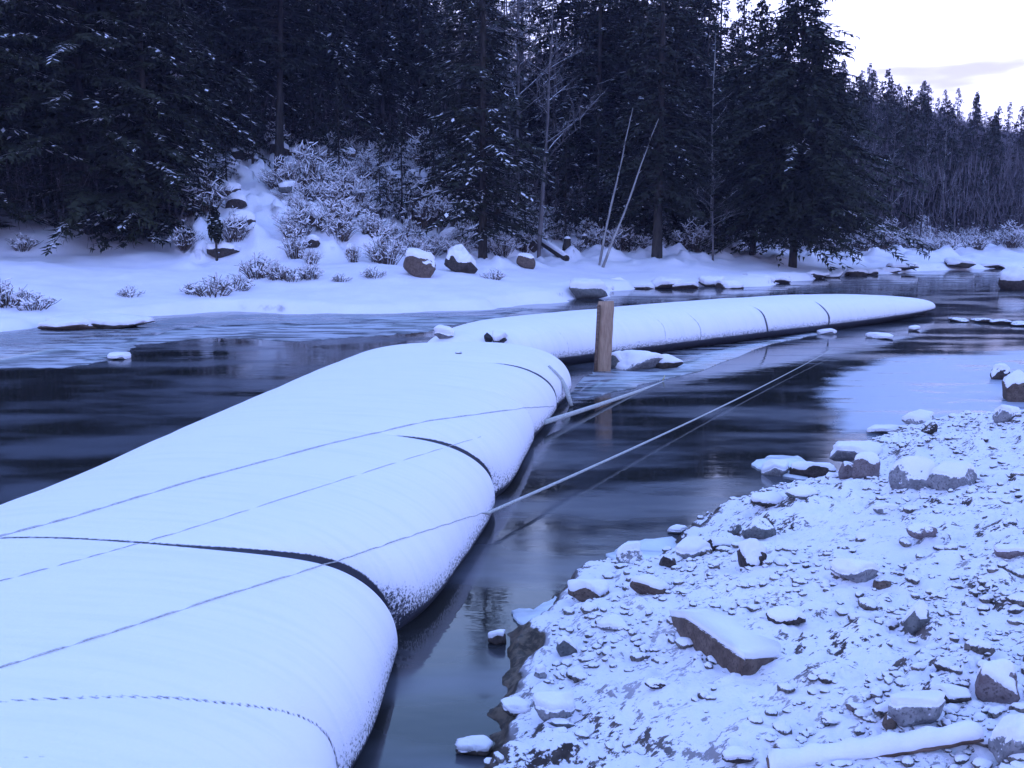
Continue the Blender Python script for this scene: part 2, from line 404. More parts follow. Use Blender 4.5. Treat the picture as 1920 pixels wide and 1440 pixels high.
# ------------------------------------------------------------ inflated cofferdam tubes
def sweep(axis, hw, top, zc, creases, n_s, n_t, skew=lambda s: 0, e1=.72, e2=.82, amp=.02, tilt=.1, shift=0, low=.60):
    """axis(s)->(x,y), s in 0..L ; returns verts, faces, attrs"""
    Ls = np.linspace(0, 1, n_s); V = np.zeros((n_s, n_t, 3)); bare = np.zeros((n_s, n_t)); al = np.zeros((n_s, n_t)); ar = np.zeros((n_s, n_t))
    th = np.linspace(0, 2 * math.pi, n_t, endpoint=False)
    c, s = np.cos(th), np.sin(th)
    cx = np.sign(c) * np.where(s < 0, np.abs(c), np.abs(c) ** e1); cz = np.where(s < 0, s * low, np.abs(s) ** e2)
    pts = np.array([axis(t) for t in Ls]); tan = np.gradient(pts, axis=0); tan /= np.linalg.norm(tan, axis=1)[:, None]
    dist = np.concatenate([[0], np.cumsum(np.linalg.norm(np.diff(pts, axis=0), axis=1))])
    for i, t in enumerate(Ls):
        nrm = np.array([tan[i, 1], -tan[i, 0]])      # to the right
        W, H = hw(t), top(t)
        rad = np.ones(n_t); br = np.zeros(n_t)
        right = sst(-.1, .9, cx)
        for (s0, dr, dt, wd, bt, brr) in creases:
            ds = np.abs(dist[i] - s0 - tilt * cx - shift * np.clip(cx, 0, 1) ** 2.2 + .03 * np.sin(th * 7 + s0)) 
            k = np.exp(-ds / wd)
            rad -= (dt + (dr - dt) * right) * k
            br += (bt + (brr - bt) * right ** 2.5) * np.exp(-(ds / (.035 + .05 * right * (brr > .8))) ** 2)
        if amp: rad += amp * fbm(np.full(n_t, dist[i] * .55), 3 + 1.2 * np.cos(th) + 4, 3)
        lx = cx * W * rad; z = zc + cz * (H - zc) * (1 - (1 - rad) * .9)
        sk = skew(t)
        V[i, :, 0] = pts[i, 0] + nrm[0] * lx + tan[i, 0] * lx * sk
        V[i, :, 1] = pts[i, 1] + nrm[1] * lx + tan[i, 1] * lx * sk
        V[i, :, 2] = z
        bare[i] = br; al[i] = dist[i]; ar[i] = cx
    idx = np.arange(n_s * n_t).reshape(n_s, n_t); a = idx[:-1]; b = idx[1:]
    q = np.stack([a, np.roll(a, -1, 1), np.roll(b, -1, 1), b], -1).reshape(-1, 4)
    return V.reshape(-1, 3), q, {'bare': bare.ravel(), 'along': al.ravel(), 'around': ar.ravel()}
# near tube: right edge x: -0.97 (y 6-8.6) -> -.04 (14.2) -> 1.55 (23.3)
Y0, Y1 = -3.0, 24.9
def hw1(t):
    e = np.clip((Y0 + (Y1 - Y0) * t - 22.4) / (Y1 - 22.4), 0, 1)
    return 2.6 * math.sqrt(max(1 - .93 * e ** 3, .0025))
def top1(t):
    y = Y0 + (Y1 - Y0) * t
    e = np.clip((y - 22.2) / (Y1 - 22.2), 0, 1)
    return .15 + 1.08 * math.sqrt(max(1 - .97 * e ** 2.6, .0025))
_yy = np.linspace(-6, 29, 1401); _xx = np.interp(_yy, [-6, 5, 7.2, 8.7, 9.8, 11.5, 13.3, 15, 19, 29], [-1.45, -1.2, -1.15, -1.08, -.93, -.62, -.33, -.07, .50, 2.28])
_k = np.hanning(121); _k /= _k.sum(); _xx = np.convolve(np.pad(_xx, 60, mode='reflect', reflect_type='odd'), _k, mode='valid')
def axis_main(t):
    y = Y0 + (Y1 - Y0) * t
    xr = float(np.interp(y, _yy, _xx))
    return (xr - 2.55, y)
cre = [(y0 + 3.0, *r) for y0, *r in [
    (2.2, .05, .012, .35, .6, .6), (4.95, .02, .006, .3, .62, .3), (5.65, .04, .012, .3, .70, .75),
    (8.75, .15, .014, .34, .80, 2.2), (10.9, .004, .0, .25, .08, .46), (13.6, .10, .0, .42, 0, 1.6), (17.4, .03, .002, .3, .0, .6), (20.2, .045, .002, .3, .0, 1.3)]]
V1, q1, a1 = sweep(axis_main, hw1, top1, .15, cre, 1000, 200, skew=lambda t: .28 * float(sst(.6, .97, np.array(t))), e1=.66, e2=.88, tilt=0, shift=1.15, low=.55)
tube1 = obj('water_filled_dam', mesh('water_filled_dam', V1, q1, [M['tube']], smooth=True, attrs=a1),
            label='wide snow-covered inflatable dam tube in the foreground with deep creases', cat='dam tube')
# far tube
A2, B2 = np.array([-1.5, 25.9]), np.array([17.6, 42.3])
L2 = float(np.linalg.norm(B2 - A2)); n2 = np.array([(B2 - A2)[1], -(B2 - A2)[0]]) / L2
def ax2(t):
    p = A2 + (B2 - A2) * t - n2 * (.35 * math.sin(math.pi * t)); p = p - n2 * .9
    return tuple(p)
def hw2(t):
    e = np.clip((t - .55) / .45, 0, 1); f = np.clip((.12 - t) / .12, 0, 1)
    return 1.75 * math.sqrt(max((1 - .97 * e ** 2.6) * (1 - f ** 2), .002))
def top2(t):
    e = np.clip((t - .60) / .40, 0, 1); f = np.clip((.12 - t) / .12, 0, 1)
    return .28 + .86 * math.sqrt(max((1 - .97 * e ** 1.9) * (1 - .98 * f ** 2), .002)) * (1.0 + .07 * math.sin(t * 5))
cre2 = [(s, .014, .004, .3, .02, b * .85) for s, b in [(3.2, .7), (6.0, .5), (7.3, .8), (8.9, .9), (9.8, .6), (12.3, .95), (15.8, 1.0), (18.2, .7), (20.4, .7), (23.0, .6)]]
V2, q2, a2 = sweep(ax2, hw2, top2, .28, cre2, 700, 140)
tube2 = obj('water_filled_dam', mesh('far_dam', V2, q2, [M['tube']], smooth=True, attrs=a2),
            label='narrower snow-covered dam tube running away to a pointed tip in the river', cat='dam tube')
bv1 = BVHTree.FromPolygons([tuple(v) for v in V1.tolist()], q1.tolist()); bv2 = BVHTree.FromPolygons([tuple(v) for v in V2.tolist()], q2.tolist())
def hit(bv, px, py):
    r = bv.ray_cast(Vector((0, 0, CH)), ray(px, py).normalized())
    return r[0]

# ------------------------------------------------------------ tubes along a path (ropes, logs, branches)
def tube_geo(P, rad, n=6, V=None, Fc=None, cap=True):
    V = [] if V is None else V; Fc = [] if Fc is None else Fc
    P = [Vector(p) for p in P]; m = len(P); b0 = len(V)
    up = Vector((0, 0, 1))
    for i, p in enumerate(P):
        t = (P[min(i + 1, m - 1)] - P[max(i - 1, 0)]).normalized()
        u = t.cross(up); u = u.normalized() if u.length > 1e-3 else Vector((1, 0, 0)); v = u.cross(t)
        r = rad[i] if hasattr(rad, '__len__') else rad
        for k in range(n):
            a = 2 * math.pi * k / n; V.append(tuple(p + u * (r * math.cos(a)) + v * (r * math.sin(a))))
    for i in range(m - 1):
        for k in range(n):
            a = b0 + i * n + k; b = b0 + i * n + (k + 1) % n; Fc.append((a, b, b + n, a + n))
    if cap: Fc.append(tuple(range(b0, b0 + n))[::-1]); Fc.append(tuple(range(b0 + (m - 1) * n, b0 + m * n)))
    return V, Fc
def span(a, b, sag, n=24):
    return [a.lerp(b, i / n) - Vector((0, 0, sag * 4 * (i / n) * (1 - i / n))) for i in range(1, n + 1)]
def rope_on(pl, lift, n=40):
    """points where a rope through these photo pixels lies on the near tube"""
    out = []
    for (a, b), (c, d) in zip(pl[:-1], pl[1:]):
        for k in range(n):
            t = k / n; h = hit(bv1, a + (c - a) * t, b + (d - b) * t)
            if h: out.append(h + Vector((0, 0, lift - .018 * max(0, math.sin(len(out) * .61 + a * .01) * math.sin(len(out) * .17)))))
    return out
def smooth_path(P, k=3):
    for _ in range(k):
        P = [P[0]] + [(P[i - 1] + P[i] * 2 + P[i + 1]) / 4 for i in range(1, len(P) - 1)] + [P[-1]]
    return P
pA = rope_on([(-30, 1014), (130, 972), (360, 902), (620, 832), (800, 790), (985, 765), (1040, 762)], .008)
pA2 = rope_on([(1018, 793), (1024, 790)], .03, 2)
endA = hit(bv2, 1436, 636) or at(1436, 645, .3)
rA = smooth_path(pA)
V, Fc = tube_geo(rA, .009, 6)
obj('mooring_rope', mesh('rope_a', V, Fc, [M['rope_dark']], smooth=True), label='uppermost thin cord lying partly buried in snow across the near dam tube', cat='rope')
a0 = hit(bv1, 1020, 792) or Vector((.9, 18, .8)); 
V, Fc = tube_geo([a0] + span(a0, endA, .12), [.046 * (1 - i / 24) ** 1.1 + .007 for i in range(25)], 8)
rp = obj('mooring_rope', mesh('rope_b', V, Fc, [M['rope']], smooth=True), label='thick frosted rope stretched from the near dam tube over the water past the post', cat='rope')
kp = a0.lerp(endA, .42); kn = at(1258, 716, .55); 
Vk, Fk = [], []
kc = a0 + (endA - a0) * .40 - Vector((0, 0, .12))
for s in (-1, 1):
    tube_geo([kc + Vector((0, 0, .02)), kc + Vector((.06 * s, .0, -.10)), kc + Vector((.13 * s, .02, -.20))], [.02, .014, .01], 6, Vk, Fk)
tube_geo([kc + Vector((-.03, 0, .05)), kc + Vector((0, 0, .10)), kc + Vector((.02, 0, .17))], [.018, .014, .008], 6, Vk, Fk)
obj('knot', mesh('knot', Vk, Fk, [M['tape']], smooth=True), parent=rp)
pC = smooth_path(rope_on([(-30, 1262), (200, 1190), (420, 1118), (640, 1050), (780, 1002), (905, 962)], .008))
c0 = hit(bv1, 915, 962) or pC[-1]; endC = hit(bv2, 1560, 604) or at(1540, 630, .1)
endC = at(1560, 655, .12)
V, Fc = tube_geo(pC + [c0] + span(c0, endC, .10, 30), [.006] * len(pC) + [.024 - .019 * (i / 30) for i in range(31)], 7)
obj('mooring_rope', mesh('rope_c', V, Fc, [M['rope']], smooth=True), label='lower rope crossing the near dam tube then sagging over open water', cat='rope')
pB = smooth_path(rope_on([(-30, 1098), (150, 1050), (330, 1000), (560, 926), (760, 862), (905, 818)], .006))
V, Fc = tube_geo(pB, .004, 6)
obj('mooring_rope', mesh('rope_d', V, Fc, [M['rope_dark']], smooth=True), label='faint hair-thin cord on the near dam tube between two heavier ropes', cat='rope')
# loose strap at the right flank of the near tube
sp = [h + Vector((0, 0, .02)) for h in [hit(bv1, 1028, 688), hit(bv1, 1040, 700), hit(bv1, 1052, 714)] if h]
if len(sp) > 1:
    e = sp[-1]; sp += [e + Vector((.12, -.2, -.22)), e + Vector((.2, -.35, -.5))]
    V, Fc = tube_geo(sp, [.03, .045, .055, .06, .05][:len(sp)], 6)
    obj('loose_strap', mesh('loose_strap', V, Fc, [M['rope']], smooth=True), label='pale strap end hanging off the far right flank of the near dam tube', cat='strap')

# ------------------------------------------------------------ rocks
def ico(sub):
    import bmesh
    bm = bmesh.new(); bmesh.ops.create_icosphere(bm, subdivisions=sub, radius=1)
    V = np.array([v.co[:] for v in bm.verts]); Fc = np.array([[v.index for v in f.verts] for f in bm.faces]); bm.free(); return V, Fc
ICO = {k: ico(k) for k in (2, 3, 4, 5)}
def rock_shape(seed, size, sub=4, planes=13, rough=.05, rot=None):
    r = np.random.default_rng(seed); V, Fc = ICO[sub]; V = V / np.linalg.norm(V, axis=1)[:, None]
    N = r.normal(size=(planes, 3)); N /= np.linalg.norm(N, axis=1)[:, None]; D = r.uniform(.55, .95, planes)
    dots = V @ N.T; lim = np.where(dots > .05, D / np.maximum(dots, .05), 9); rad = np.minimum(lim.min(1), 1.12)
    o = r.uniform(0, 50)
    rad = rad * (1 + rough * (fbm(V[:, 0] * 2.2 + o, V[:, 1] * 2.2 + V[:, 2] * 1.7 + o, 4)))
    P = V * rad[:, None] * np.array(size)[None, :]
    if rot is not None: P = P @ np.array(Matrix(rot) if not hasattr(rot, 'to_matrix') else rot.to_matrix()).T
    return P, Fc
def vnormals(P, Fc):
    n = np.cross(P[Fc[:, 1]] - P[Fc[:, 0]], P[Fc[:, 2]] - P[Fc[:, 0]]); N = np.zeros_like(P)
    for k in range(3): np.add.at(N, Fc[:, k], n)
    return N / np.maximum(np.linalg.norm(N, axis=1)[:, None], 1e-9), n / np.maximum(np.linalg.norm(n, axis=1)[:, None], 1e-9)
def cap_mesh(P, Fc, thick, lim=.35, seed=0):
    """a lens of snow on the faces that look up"""
    N, fn = vnormals(P, Fc)
    w_ = sst(lim, lim + .35, N[:, 2] + .18 * vn(P[:, 0] * 9 + seed, P[:, 1] * 9))
    keep = (w_[Fc].max(1) > .0)
    Q = P + N * (thick * .25 * w_ - .012 * (w_ <= 0))[:, None]; Q[:, 2] += thick * w_ * .85 * (1 + .25 * vn(P[:, 0] * 6, P[:, 1] * 6 + seed))
    Q = Q - N * (.02 * (1 - w_))[:, None] * (thick / .06)
    f = Fc[keep]
    par = np.arange(len(P))
    for _ in range(60):
        mn = par[f].min(1); p2 = par.copy()
        for k in range(3): np.minimum.at(p2, f[:, k], mn)
        if (p2 == par).all(): break
        par = p2
    if len(f):
        lab, cnt = np.unique(par[f[:, 0]], return_counts=True); f = f[par[f[:, 0]] == lab[cnt.argmax()]]
    used = np.unique(f); mp = -np.ones(len(P), int); mp[used] = np.arange(len(used))
    return Q[used], mp[f]
nrock = [0]
def rock(px, py, w_, h_, mat, label, cap=.0, group=None, depth=None, sink=.3, tilt=0, yaw=None, z=None, seed=None, name='rock', lim=.35, cat='rock', flat=1.0):
    """w_, h_ are its width and height in the photo at its place on the ground; py is where it meets the ground"""
    nrock[0] += 1; sd = seed or nrock[0] * 13 + 5
    p = onground(px, py) if z is None else at(px, py, z)
    k = p.length and (p - Vector((0, 0, CH))).length / F
    W, H = w_ * k / 2, h_ * k
    D = depth * k / 2 if depth else W * .75
    if z is None and p.y < 35: H = max(.45 * H, H - 1.5 * D * (CH - p.z) / p.length) * .95
    rr = random.Random(sd)
    M3 = Matrix.Rotation(R(yaw if yaw is not None else rr.uniform(-25, 25)), 3, 'Z') @ Matrix.Rotation(R(tilt), 3, 'Y')
    hz = H / (2 - sink * 1.2)
    P, Fc = rock_shape(sd, (W * 1.08, D, hz * 1.25 * flat), 4 if w_ > 25 else 3, rot=M3)
    P[:, 2] += hz * (1 - sink)
    o = obj(name, mesh(name, P, Fc, [M[mat]], smooth=False), loc=p, label=label, cat=cat, group=group)
    if cap:
        Q, f2 = cap_mesh(P, Fc, cap, lim, sd)
        obj('snow_cap', mesh('snow_cap', Q, f2, [M['snow']], smooth=True), parent=o)
    return o
T = 'rock_'
rocks = [
 (1112, 1122, 92, 50, 'rock_brown', 'blocky brown rock at the water edge under a flat loaf of snow', .10),
 (1218, 1112, 72, 50, 'rock_brown', 'three-cornered reddish brown rock beside the loaf-topped block', .05),
 (1186, 1052, 62, 40, 'rock_pale', 'rounded snow-buried rock on the ice plate off the bank', .09),
 (1252, 1062, 44, 30, 'rock_dark', 'small dark rock just right of the round snow-buried rock', .0),
 (1300, 1040, 66, 46, 'rock_pale', 'whitened hump of rock between two dark stones at the shore', .09),
 (1348, 1030, 66, 34, 'rock_dark', 'low black-brown rock in front of the bare grey stone', .02),
 (1424, 1008, 62, 46, 'rock_grey', 'bare grey flat-faced stone above the capped dark rock', .0),
 (1378, 1002, 30, 30, 'rock_grey', 'small bare grey stone left of the flat-faced one', .0),
 (1412, 1062, 62, 52, 'rock_dark', 'dark rock with a thick square cap of snow on the rubble', .10),
 (1440, 948, 62, 28, 'rock_dark', 'flat dark rock with an arched white cap by the water', .07),
 (1456, 890, 56, 38, 'rock_pale', 'snow-covered rock farthest out in the water beside brown boulder', .08),
 (1526, 893, 82, 42, 'rock_dark', 'dark brown boulder with a straight snowy top at the waterline', .05),
 (1584, 898, 42, 36, 'rock_pink', 'mauve stone end touching the dark brown waterline boulder', .0),
 (1624, 898, 66, 52, 'rock_pink', 'long tilted mauve stone leaning up to the right', .04),
 (1600, 862, 92, 42, 'rock_pale', 'large smooth snow-whitened rock behind the two mauve stones', .10),
 (1716, 916, 84, 66, 'rock_pale', 'broad pale grey slab facing the camera on the upper bank', .03),
 (1786, 912, 88, 62, 'rock_pale', 'pale wedge-shaped rock pointing up, right of the broad slab', .03),
 (1728, 792, 66, 26, 'rock_pale', 'flat snow-topped rock at the tip of the bank in the ice', .06),
 (1744, 812, 34, 24, 'rock_dark', 'small black stone under the flat rock at the tip of the bank', .0),
 (1660, 812, 80, 22, 'rock_pale', 'long low snowy rock reaching out into the ice', .06),
 (1908, 752, 76, 70, 'rock_brown', 'tall brown rock cut by the right edge of the picture', .04),
 (1876, 712, 40, 36, 'rock_dark', 'small dark rock with a round snowball cap near the right edge', .10),
 (1888, 790, 54, 32, 'rock_pale', 'white snow-coated rock below the tall brown one', .08),
 (1732, 1006, 56, 30, 'rock_pink', 'half-buried pinkish domed stone on the upper bank', .0),
 (1722, 1172, 60, 60, 'rock_grey', 'grey angular stone with a vertical face in mid bank', .04),
 (1478, 1166, 70, 36, 'rock_dark', 'dark rock standing in for the shaded cleft above and right of the big slab', .05),  # shade of a hole in the rubble, made as a dark stone
 (1716, 1350, 126, 78, 'rock_pale', 'largest rounded snow-laden boulder low on the bank', .07),
 (1668, 1364, 40, 36, 'rock_brown', 'small brown stone at the left foot of the largest boulder', .0),
 (1784, 1312, 62, 36, 'rock_dark', 'dark wedge standing in for the shaded crack behind the largest boulder', .03),  # shade of the crack between boulders, made as a dark stone
 (1862, 1312, 84, 80, 'rock_pink', 'mauve-sided boulder with white shoulder near the right edge', .06),
 (1912, 1420, 104, 110, 'rock_pale', 'smooth rounded boulder cut off by the lower right corner', .06),
 (1036, 1340, 78, 66, 'rock_pale', 'egg-shaped snow-dusted boulder on the low shore', .07),
 (1050, 1362, 56, 30, 'rock_grey', 'grey stone tucked under the egg-shaped boulder', .0),
 (888, 1412, 62, 38, 'rock_dark', 'snow-capped dark rock standing in the water at the bottom', .08),
 (968, 1334, 58, 28, 'rock_dark', 'small capped rock on the wet shore left of the egg-shaped boulder', .06),
 (936, 1208, 40, 30, 'rock_dark', 'small capped rock on the shore farthest left above the mud', .06),
 (1060, 1228, 44, 44, 'rock_grey', 'upright grey stone on the shore above the small white one', .03),
 (1012, 1268, 26, 24, 'rock_pale', 'little round white stone above the mud', .05),
 (1600, 1082, 86, 44, 'rock_pale', 'low snow-buried rock in the middle of the rubble', .07),
 (1650, 1100, 40, 26, 'rock_brown', 'brown stone peeping out right of the low snow-buried rock', .0),
 (1560, 1356, 60, 30, 'rock_grey', 'triangular grey stone above the snowy log', .02),
 (1386, 1424, 60, 26, 'rock_dark', 'dark flat stone near the left end of the snowy log', .05),
 (1600, 1330, 34, 18, 'rock_pink', 'thumb-sized pinkish stone midway between slab and largest boulder', .0),
 (1888, 1045, 54, 26, 'rock_pink', 'row-end layered stone on the far right of the upper bank', .04),
 (1150, 1178, 66, 34, 'rock_pale', 'snow-dusted stone on the slope right of the upright grey stone', .05),
 (1500, 930, 60, 28, 'rock_grey', 'grey speckled stone on the shore below the dark brown boulder', .03),
 (1270, 1000, 44, 22, 'rock_pale', 'low white stone on the ragged shore left of the arched-cap rock', .05),
 (1230, 1290, 40, 22, 'rock_dark', 'small dark stone in the rubble left below the slab', .02),
 (1660, 960, 44, 22, 'rock_pale', 'little whitened stone between the long mauve stone and the pink dome', .03),
]
for r_ in rocks:
    rock(r_[0], r_[1], r_[2] * .88, r_[3] * .8, r_[4], r_[5], cap=r_[6] * .6, lim=.25, sink=.5)
# the big leaning slab: a thick plate with its brown edge to the camera
def slab():
    a, b = onground(1258, 1165), onground(1395, 1278)
    d = (b - a); d.z = 0; L = d.length; d.normalize(); n = Vector((-d.y, d.x, 0))
    rr = random.Random(5)
    outline = [(-.04, 0), (.25, -.03), (.62, -.02), (.97, 0), (.95, .08), (.84, .26), (.5, .40), (.2, .40), (-.04, .22)]
    V = []; top = []
    zb = (a.z + b.z) / 2
    hz = lambda u, v: .05 + .17 * sst(-.05, .6, np.array(u)) 
    for (u, v) in outline:
        p = a + d * (u * L) + n * (v * L * 1.05); base = a.z + (b.z - a.z) * u
        V.append((p.x, p.y, base - .10)); 
    for (u, v) in outline:
        p = a + d * (u * L) + n * (v * L * 1.05 + .012); base = a.z + (b.z - a.z) * u
        V.append((p.x, p.y, base + (.02 + .13 * float(sst(-.08, .35, np.array(u)))) * (1 - 2.3 * v)))
    m = len(outline)
    import bmesh
    me = mesh('slab', V, [tuple(range(m))[::-1], tuple(range(m, 2 * m))] + [(i, (i + 1) % m, (i + 1) % m + m, i + m) for i in range(m)], [M['rock_brown']])
    bm = bmesh.new(); bm.from_mesh(me); bmesh.ops.subdivide_edges(bm, edges=bm.edges, cuts=3, use_grid_fill=True); bmesh.ops.triangulate(bm, faces=bm.faces)
    bmesh.ops.subdivide_edges(bm, edges=bm.edges, cuts=1)
    for v in bm.verts: v.co += Vector((float(vn(np.array(v.co.x * 6), np.array(v.co.z * 6 + v.co.y * 3))), float(vn(np.array(v.co.y * 6 + 9), np.array(v.co.x * 5))), 0)) * .012
    bmesh.ops.triangulate(bm, faces=bm.faces); bm.normal_update(); bm.to_mesh(me)
    P = np.array([v.co[:] for v in bm.verts]); Fc = np.array([[v.index for v in f.verts] for f in bm.faces]); bm.free()
    o = obj('rock_slab', me, label='big leaning stone slab with bare brown edge and snowy top in the rubble', cat='rock')
    Q, f2 = cap_mesh(P, Fc, .05, .5); obj('snow_cap', mesh('slab_snow', Q, f2, [M['snow']], smooth=True), parent=o)
slab()
# the snowy log along the bottom
def log():
    a, b = onground(1440, 1450), onground(1838, 1400)
    a.z += .03; b.z += .07
    n = 40; P = []; rad = []
    for i in range(n + 1):
        t = i / n; p = a.lerp(b, t); p.z = max(p.z, hgt(p.x, p.y) + .035) if 0 else p.z; P.append(p); rad.append(.062 * (1 - .25 * t) * (1 + .06 * math.sin(i * 1.7)))
    V, Fc = tube_geo(P, rad, 14)
    o = obj('fallen_log', mesh('fallen_log', V, Fc, [M['deadwood']], smooth=True), label='snow-covered log lying along the bottom edge of the rubble', cat='log')
    Vs = []; Fs = []; m = 9; up = Vector((0, 0, 1)); d = (b - a).normalized(); u = d.cross(up).normalized()
    for i in range(n + 1):
        for k in range(m):
            an = math.pi * (-.04 + 1.08 * k / (m - 1)); r = rad[i] * 1.06 + .035 * math.sin(an) * (1 + .3 * math.sin(i * .9)) * (1 if 0 < i < n else 0)
            Vs.append(tuple(P[i] + u * (r * math.cos(an)) + up * (r * math.sin(an))))
    for i in range(n):
        for k in range(m - 1):
            q = i * m + k; Fs.append((q, q + 1, q + 1 + m, q + m))
    obj('snow_cap', mesh('log_snow', Vs, Fs, [M['snow']], smooth=True), parent=o)
log()
# gravel and small stones of the near bank, beyond counting
def gravel():
    Vb, Fb = ICO[2]; Vs = []; Fs = []; off = 0
    r = np.random.default_rng(11); N = 4600
    y = 5 + 16 * r.random(N * 4) ** 1.3; x = (r.random(N * 4) - .3) * y * .9
    dn = sdf(nearpoly, x, y); z, _, rub, _ = terrain(x, y)
    pat = sst(-.30, .12, fbm(x * .8 + 4, y * .8, 3)); ok = (dn > .03) & (rub * pat * np.exp(-dn / 3.2) > r.random(len(x)) * .6) & (np.abs(x / y) < .62); x, y, z = x[ok][:N], y[ok][:N], z[ok][:N]
    for i in range(len(x)):
        s = .014 + .05 * r.random() ** 2.5 + (.05 if r.random() < .05 else 0)
        n = Vb * (1 + .35 * (r.random((len(Vb), 1)) - .5)); n = n * s * np.array([1, .75, .6]) * (1 + .5 * (r.random(3) - .5))
        c, q = math.cos(a := r.random() * 6.28), math.sin(a)
        n = np.stack([n[:, 0] * c - n[:, 1] * q, n[:, 0] * q + n[:, 1] * c, n[:, 2]], 1)
        Vs.append(n + [x[i], y[i], z[i] + s * .08]); Fs.append(Fb + off); off += len(Vb)
    obj('gravel', mesh('gravel', np.vstack(Vs), np.vstack(Fs), [M['gravel']], smooth=True), label='loose snow-dusted gravel and stones over the near bank', cat='gravel', kind='stuff')
gravel()

# ------------------------------------------------------------ plank post, ice heap, things on the tubes
pb = at(1128, 697); ht = 1.80
def plank():
    W_, Th = .21, .05
    e = obj('marker_post', None, loc=(pb.x, pb.y, -.5), rot=(0, R(2.2), R(-8)), label='upright brown wooden plank post standing in the ice between the two tubes', cat='post')
    V = []; Fc = []
    n = 14; prof = [(-W_, -Th), (W_, -Th), (W_, Th), (-W_, Th)]
    for i in range(n + 1):
        z = i / n * (ht + .5)
        for x, y in prof: V.append((x * (1 + .02 * math.sin(i * 2.1)) * (.93 if i == n else 1), y, z + (.03 * (x > 0) if i == n else 0)))
    for i in range(n):
        for k in range(4): Fc.append((i * 4 + k, i * 4 + (k + 1) % 4, i * 4 + 4 + (k + 1) % 4, i * 4 + 4 + k))
    Fc += [(3, 2, 1, 0), tuple(n * 4 + k for k in range(4))]
    obj('board', mesh('board', V, Fc, [M['wood']]), parent=e)
    V = []; Fc = []
    def box(x0, x1, y0, y1, z0, z1):
        b = len(V); V.extend([(x0, y0, z0), (x1, y0, z0), (x1, y1, z0), (x0, y1, z0), (x0, y0, z1), (x1, y0, z1), (x1, y1, z1), (x0, y1, z1)])
        Fc.extend([tuple(b + i for i in f) for f in [(0, 3, 2, 1), (4, 5, 6, 7), (0, 1, 5, 4), (1, 2, 6, 5), (2, 3, 7, 6), (3, 0, 4, 7)]])
    box(-W_ - .006, -W_ + .07, -Th - .035, -Th - .002, .1, ht + .42)
    obj('edge_strip', mesh('edge_strip', V, Fc, [M['deadwood']]), parent=e)
plank()
rock(1196, 692, 88, 26, 'rock_pale', 'low heap of snowy ice rubble beside the foot of the post', cap=.06, z=0, name='ice_heap', cat='ice heap', lim=.2)
rock(1160, 690, 46, 22, 'rock_grey', 'small frosted lump between post and ice heap', cap=.05, z=0, name='ice_lump', cat='ice lump', lim=.2)
rock(1252, 690, 60, 18, 'rock_dark', 'dark frosted lump at the right end of the ice heap', cap=.04, z=0, name='ice_lump', cat='ice lump', lim=.2)
for px, py, w_, lb in [(1552, 626, 34, 'small white ice floe alone in front of the far tube'), (1652, 634, 46, 'larger broken white ice floe in front of the far tube tip'), (1712, 620, 22, 'tiny ice floe nearest the far tube tip'), (225, 672, 46, 'thin white ice sliver floating on the dark pool at left')]:
    rock(px, py, w_, 7, 'rock_pale', lb, cap=.05, z=0, name='ice_floe', cat='ice floe', lim=.1, flat=.8)
def on_tube(px, py, w_, h_, mat, label, cap, name, cat, bv):
    h = hit(bv, px, py) or at(px, py, .9)
    k = (h - Vector((0, 0, CH))).length / F
    nrock[0] += 1
    P, Fc = rock_shape(nrock[0] * 7, (w_ * k / 2, w_ * k / 2.4, h_ * k * .62), 4); P[:, 2] += h_ * k * .35
    o = obj(name, mesh(name, P, Fc, [M[mat]], smooth=True), loc=h, label=label, cat=cat)
    if cap:
        Q, f2 = cap_mesh(P, Fc, cap, .3); obj('snow_cap', mesh('snow_cap', Q, f2, [M['snow']], smooth=True), parent=o)
on_tube(914, 640, 20, 17, 'black', 'black tarp bundle on the seam where the tubes meet', 0, 'tarp_bundle', 'tarp bundle', bv2)
on_tube(937, 641, 40, 12, 'black', 'flat sandbag with peaked snow cap right of the black bundle', .12, 'sandbag', 'sandbag', bv2)
on_tube(835, 633, 40, 14, 'rock_pale', 'snow-heaped sandbag at the left end of the far tube', .12, 'sandbag', 'sandbag', bv2)
on_tube(860, 663, 12, 5, 'rock_grey', 'small leaf-sized clod alone on top of the near tube end', 0, 'clod', 'clod', bv1)

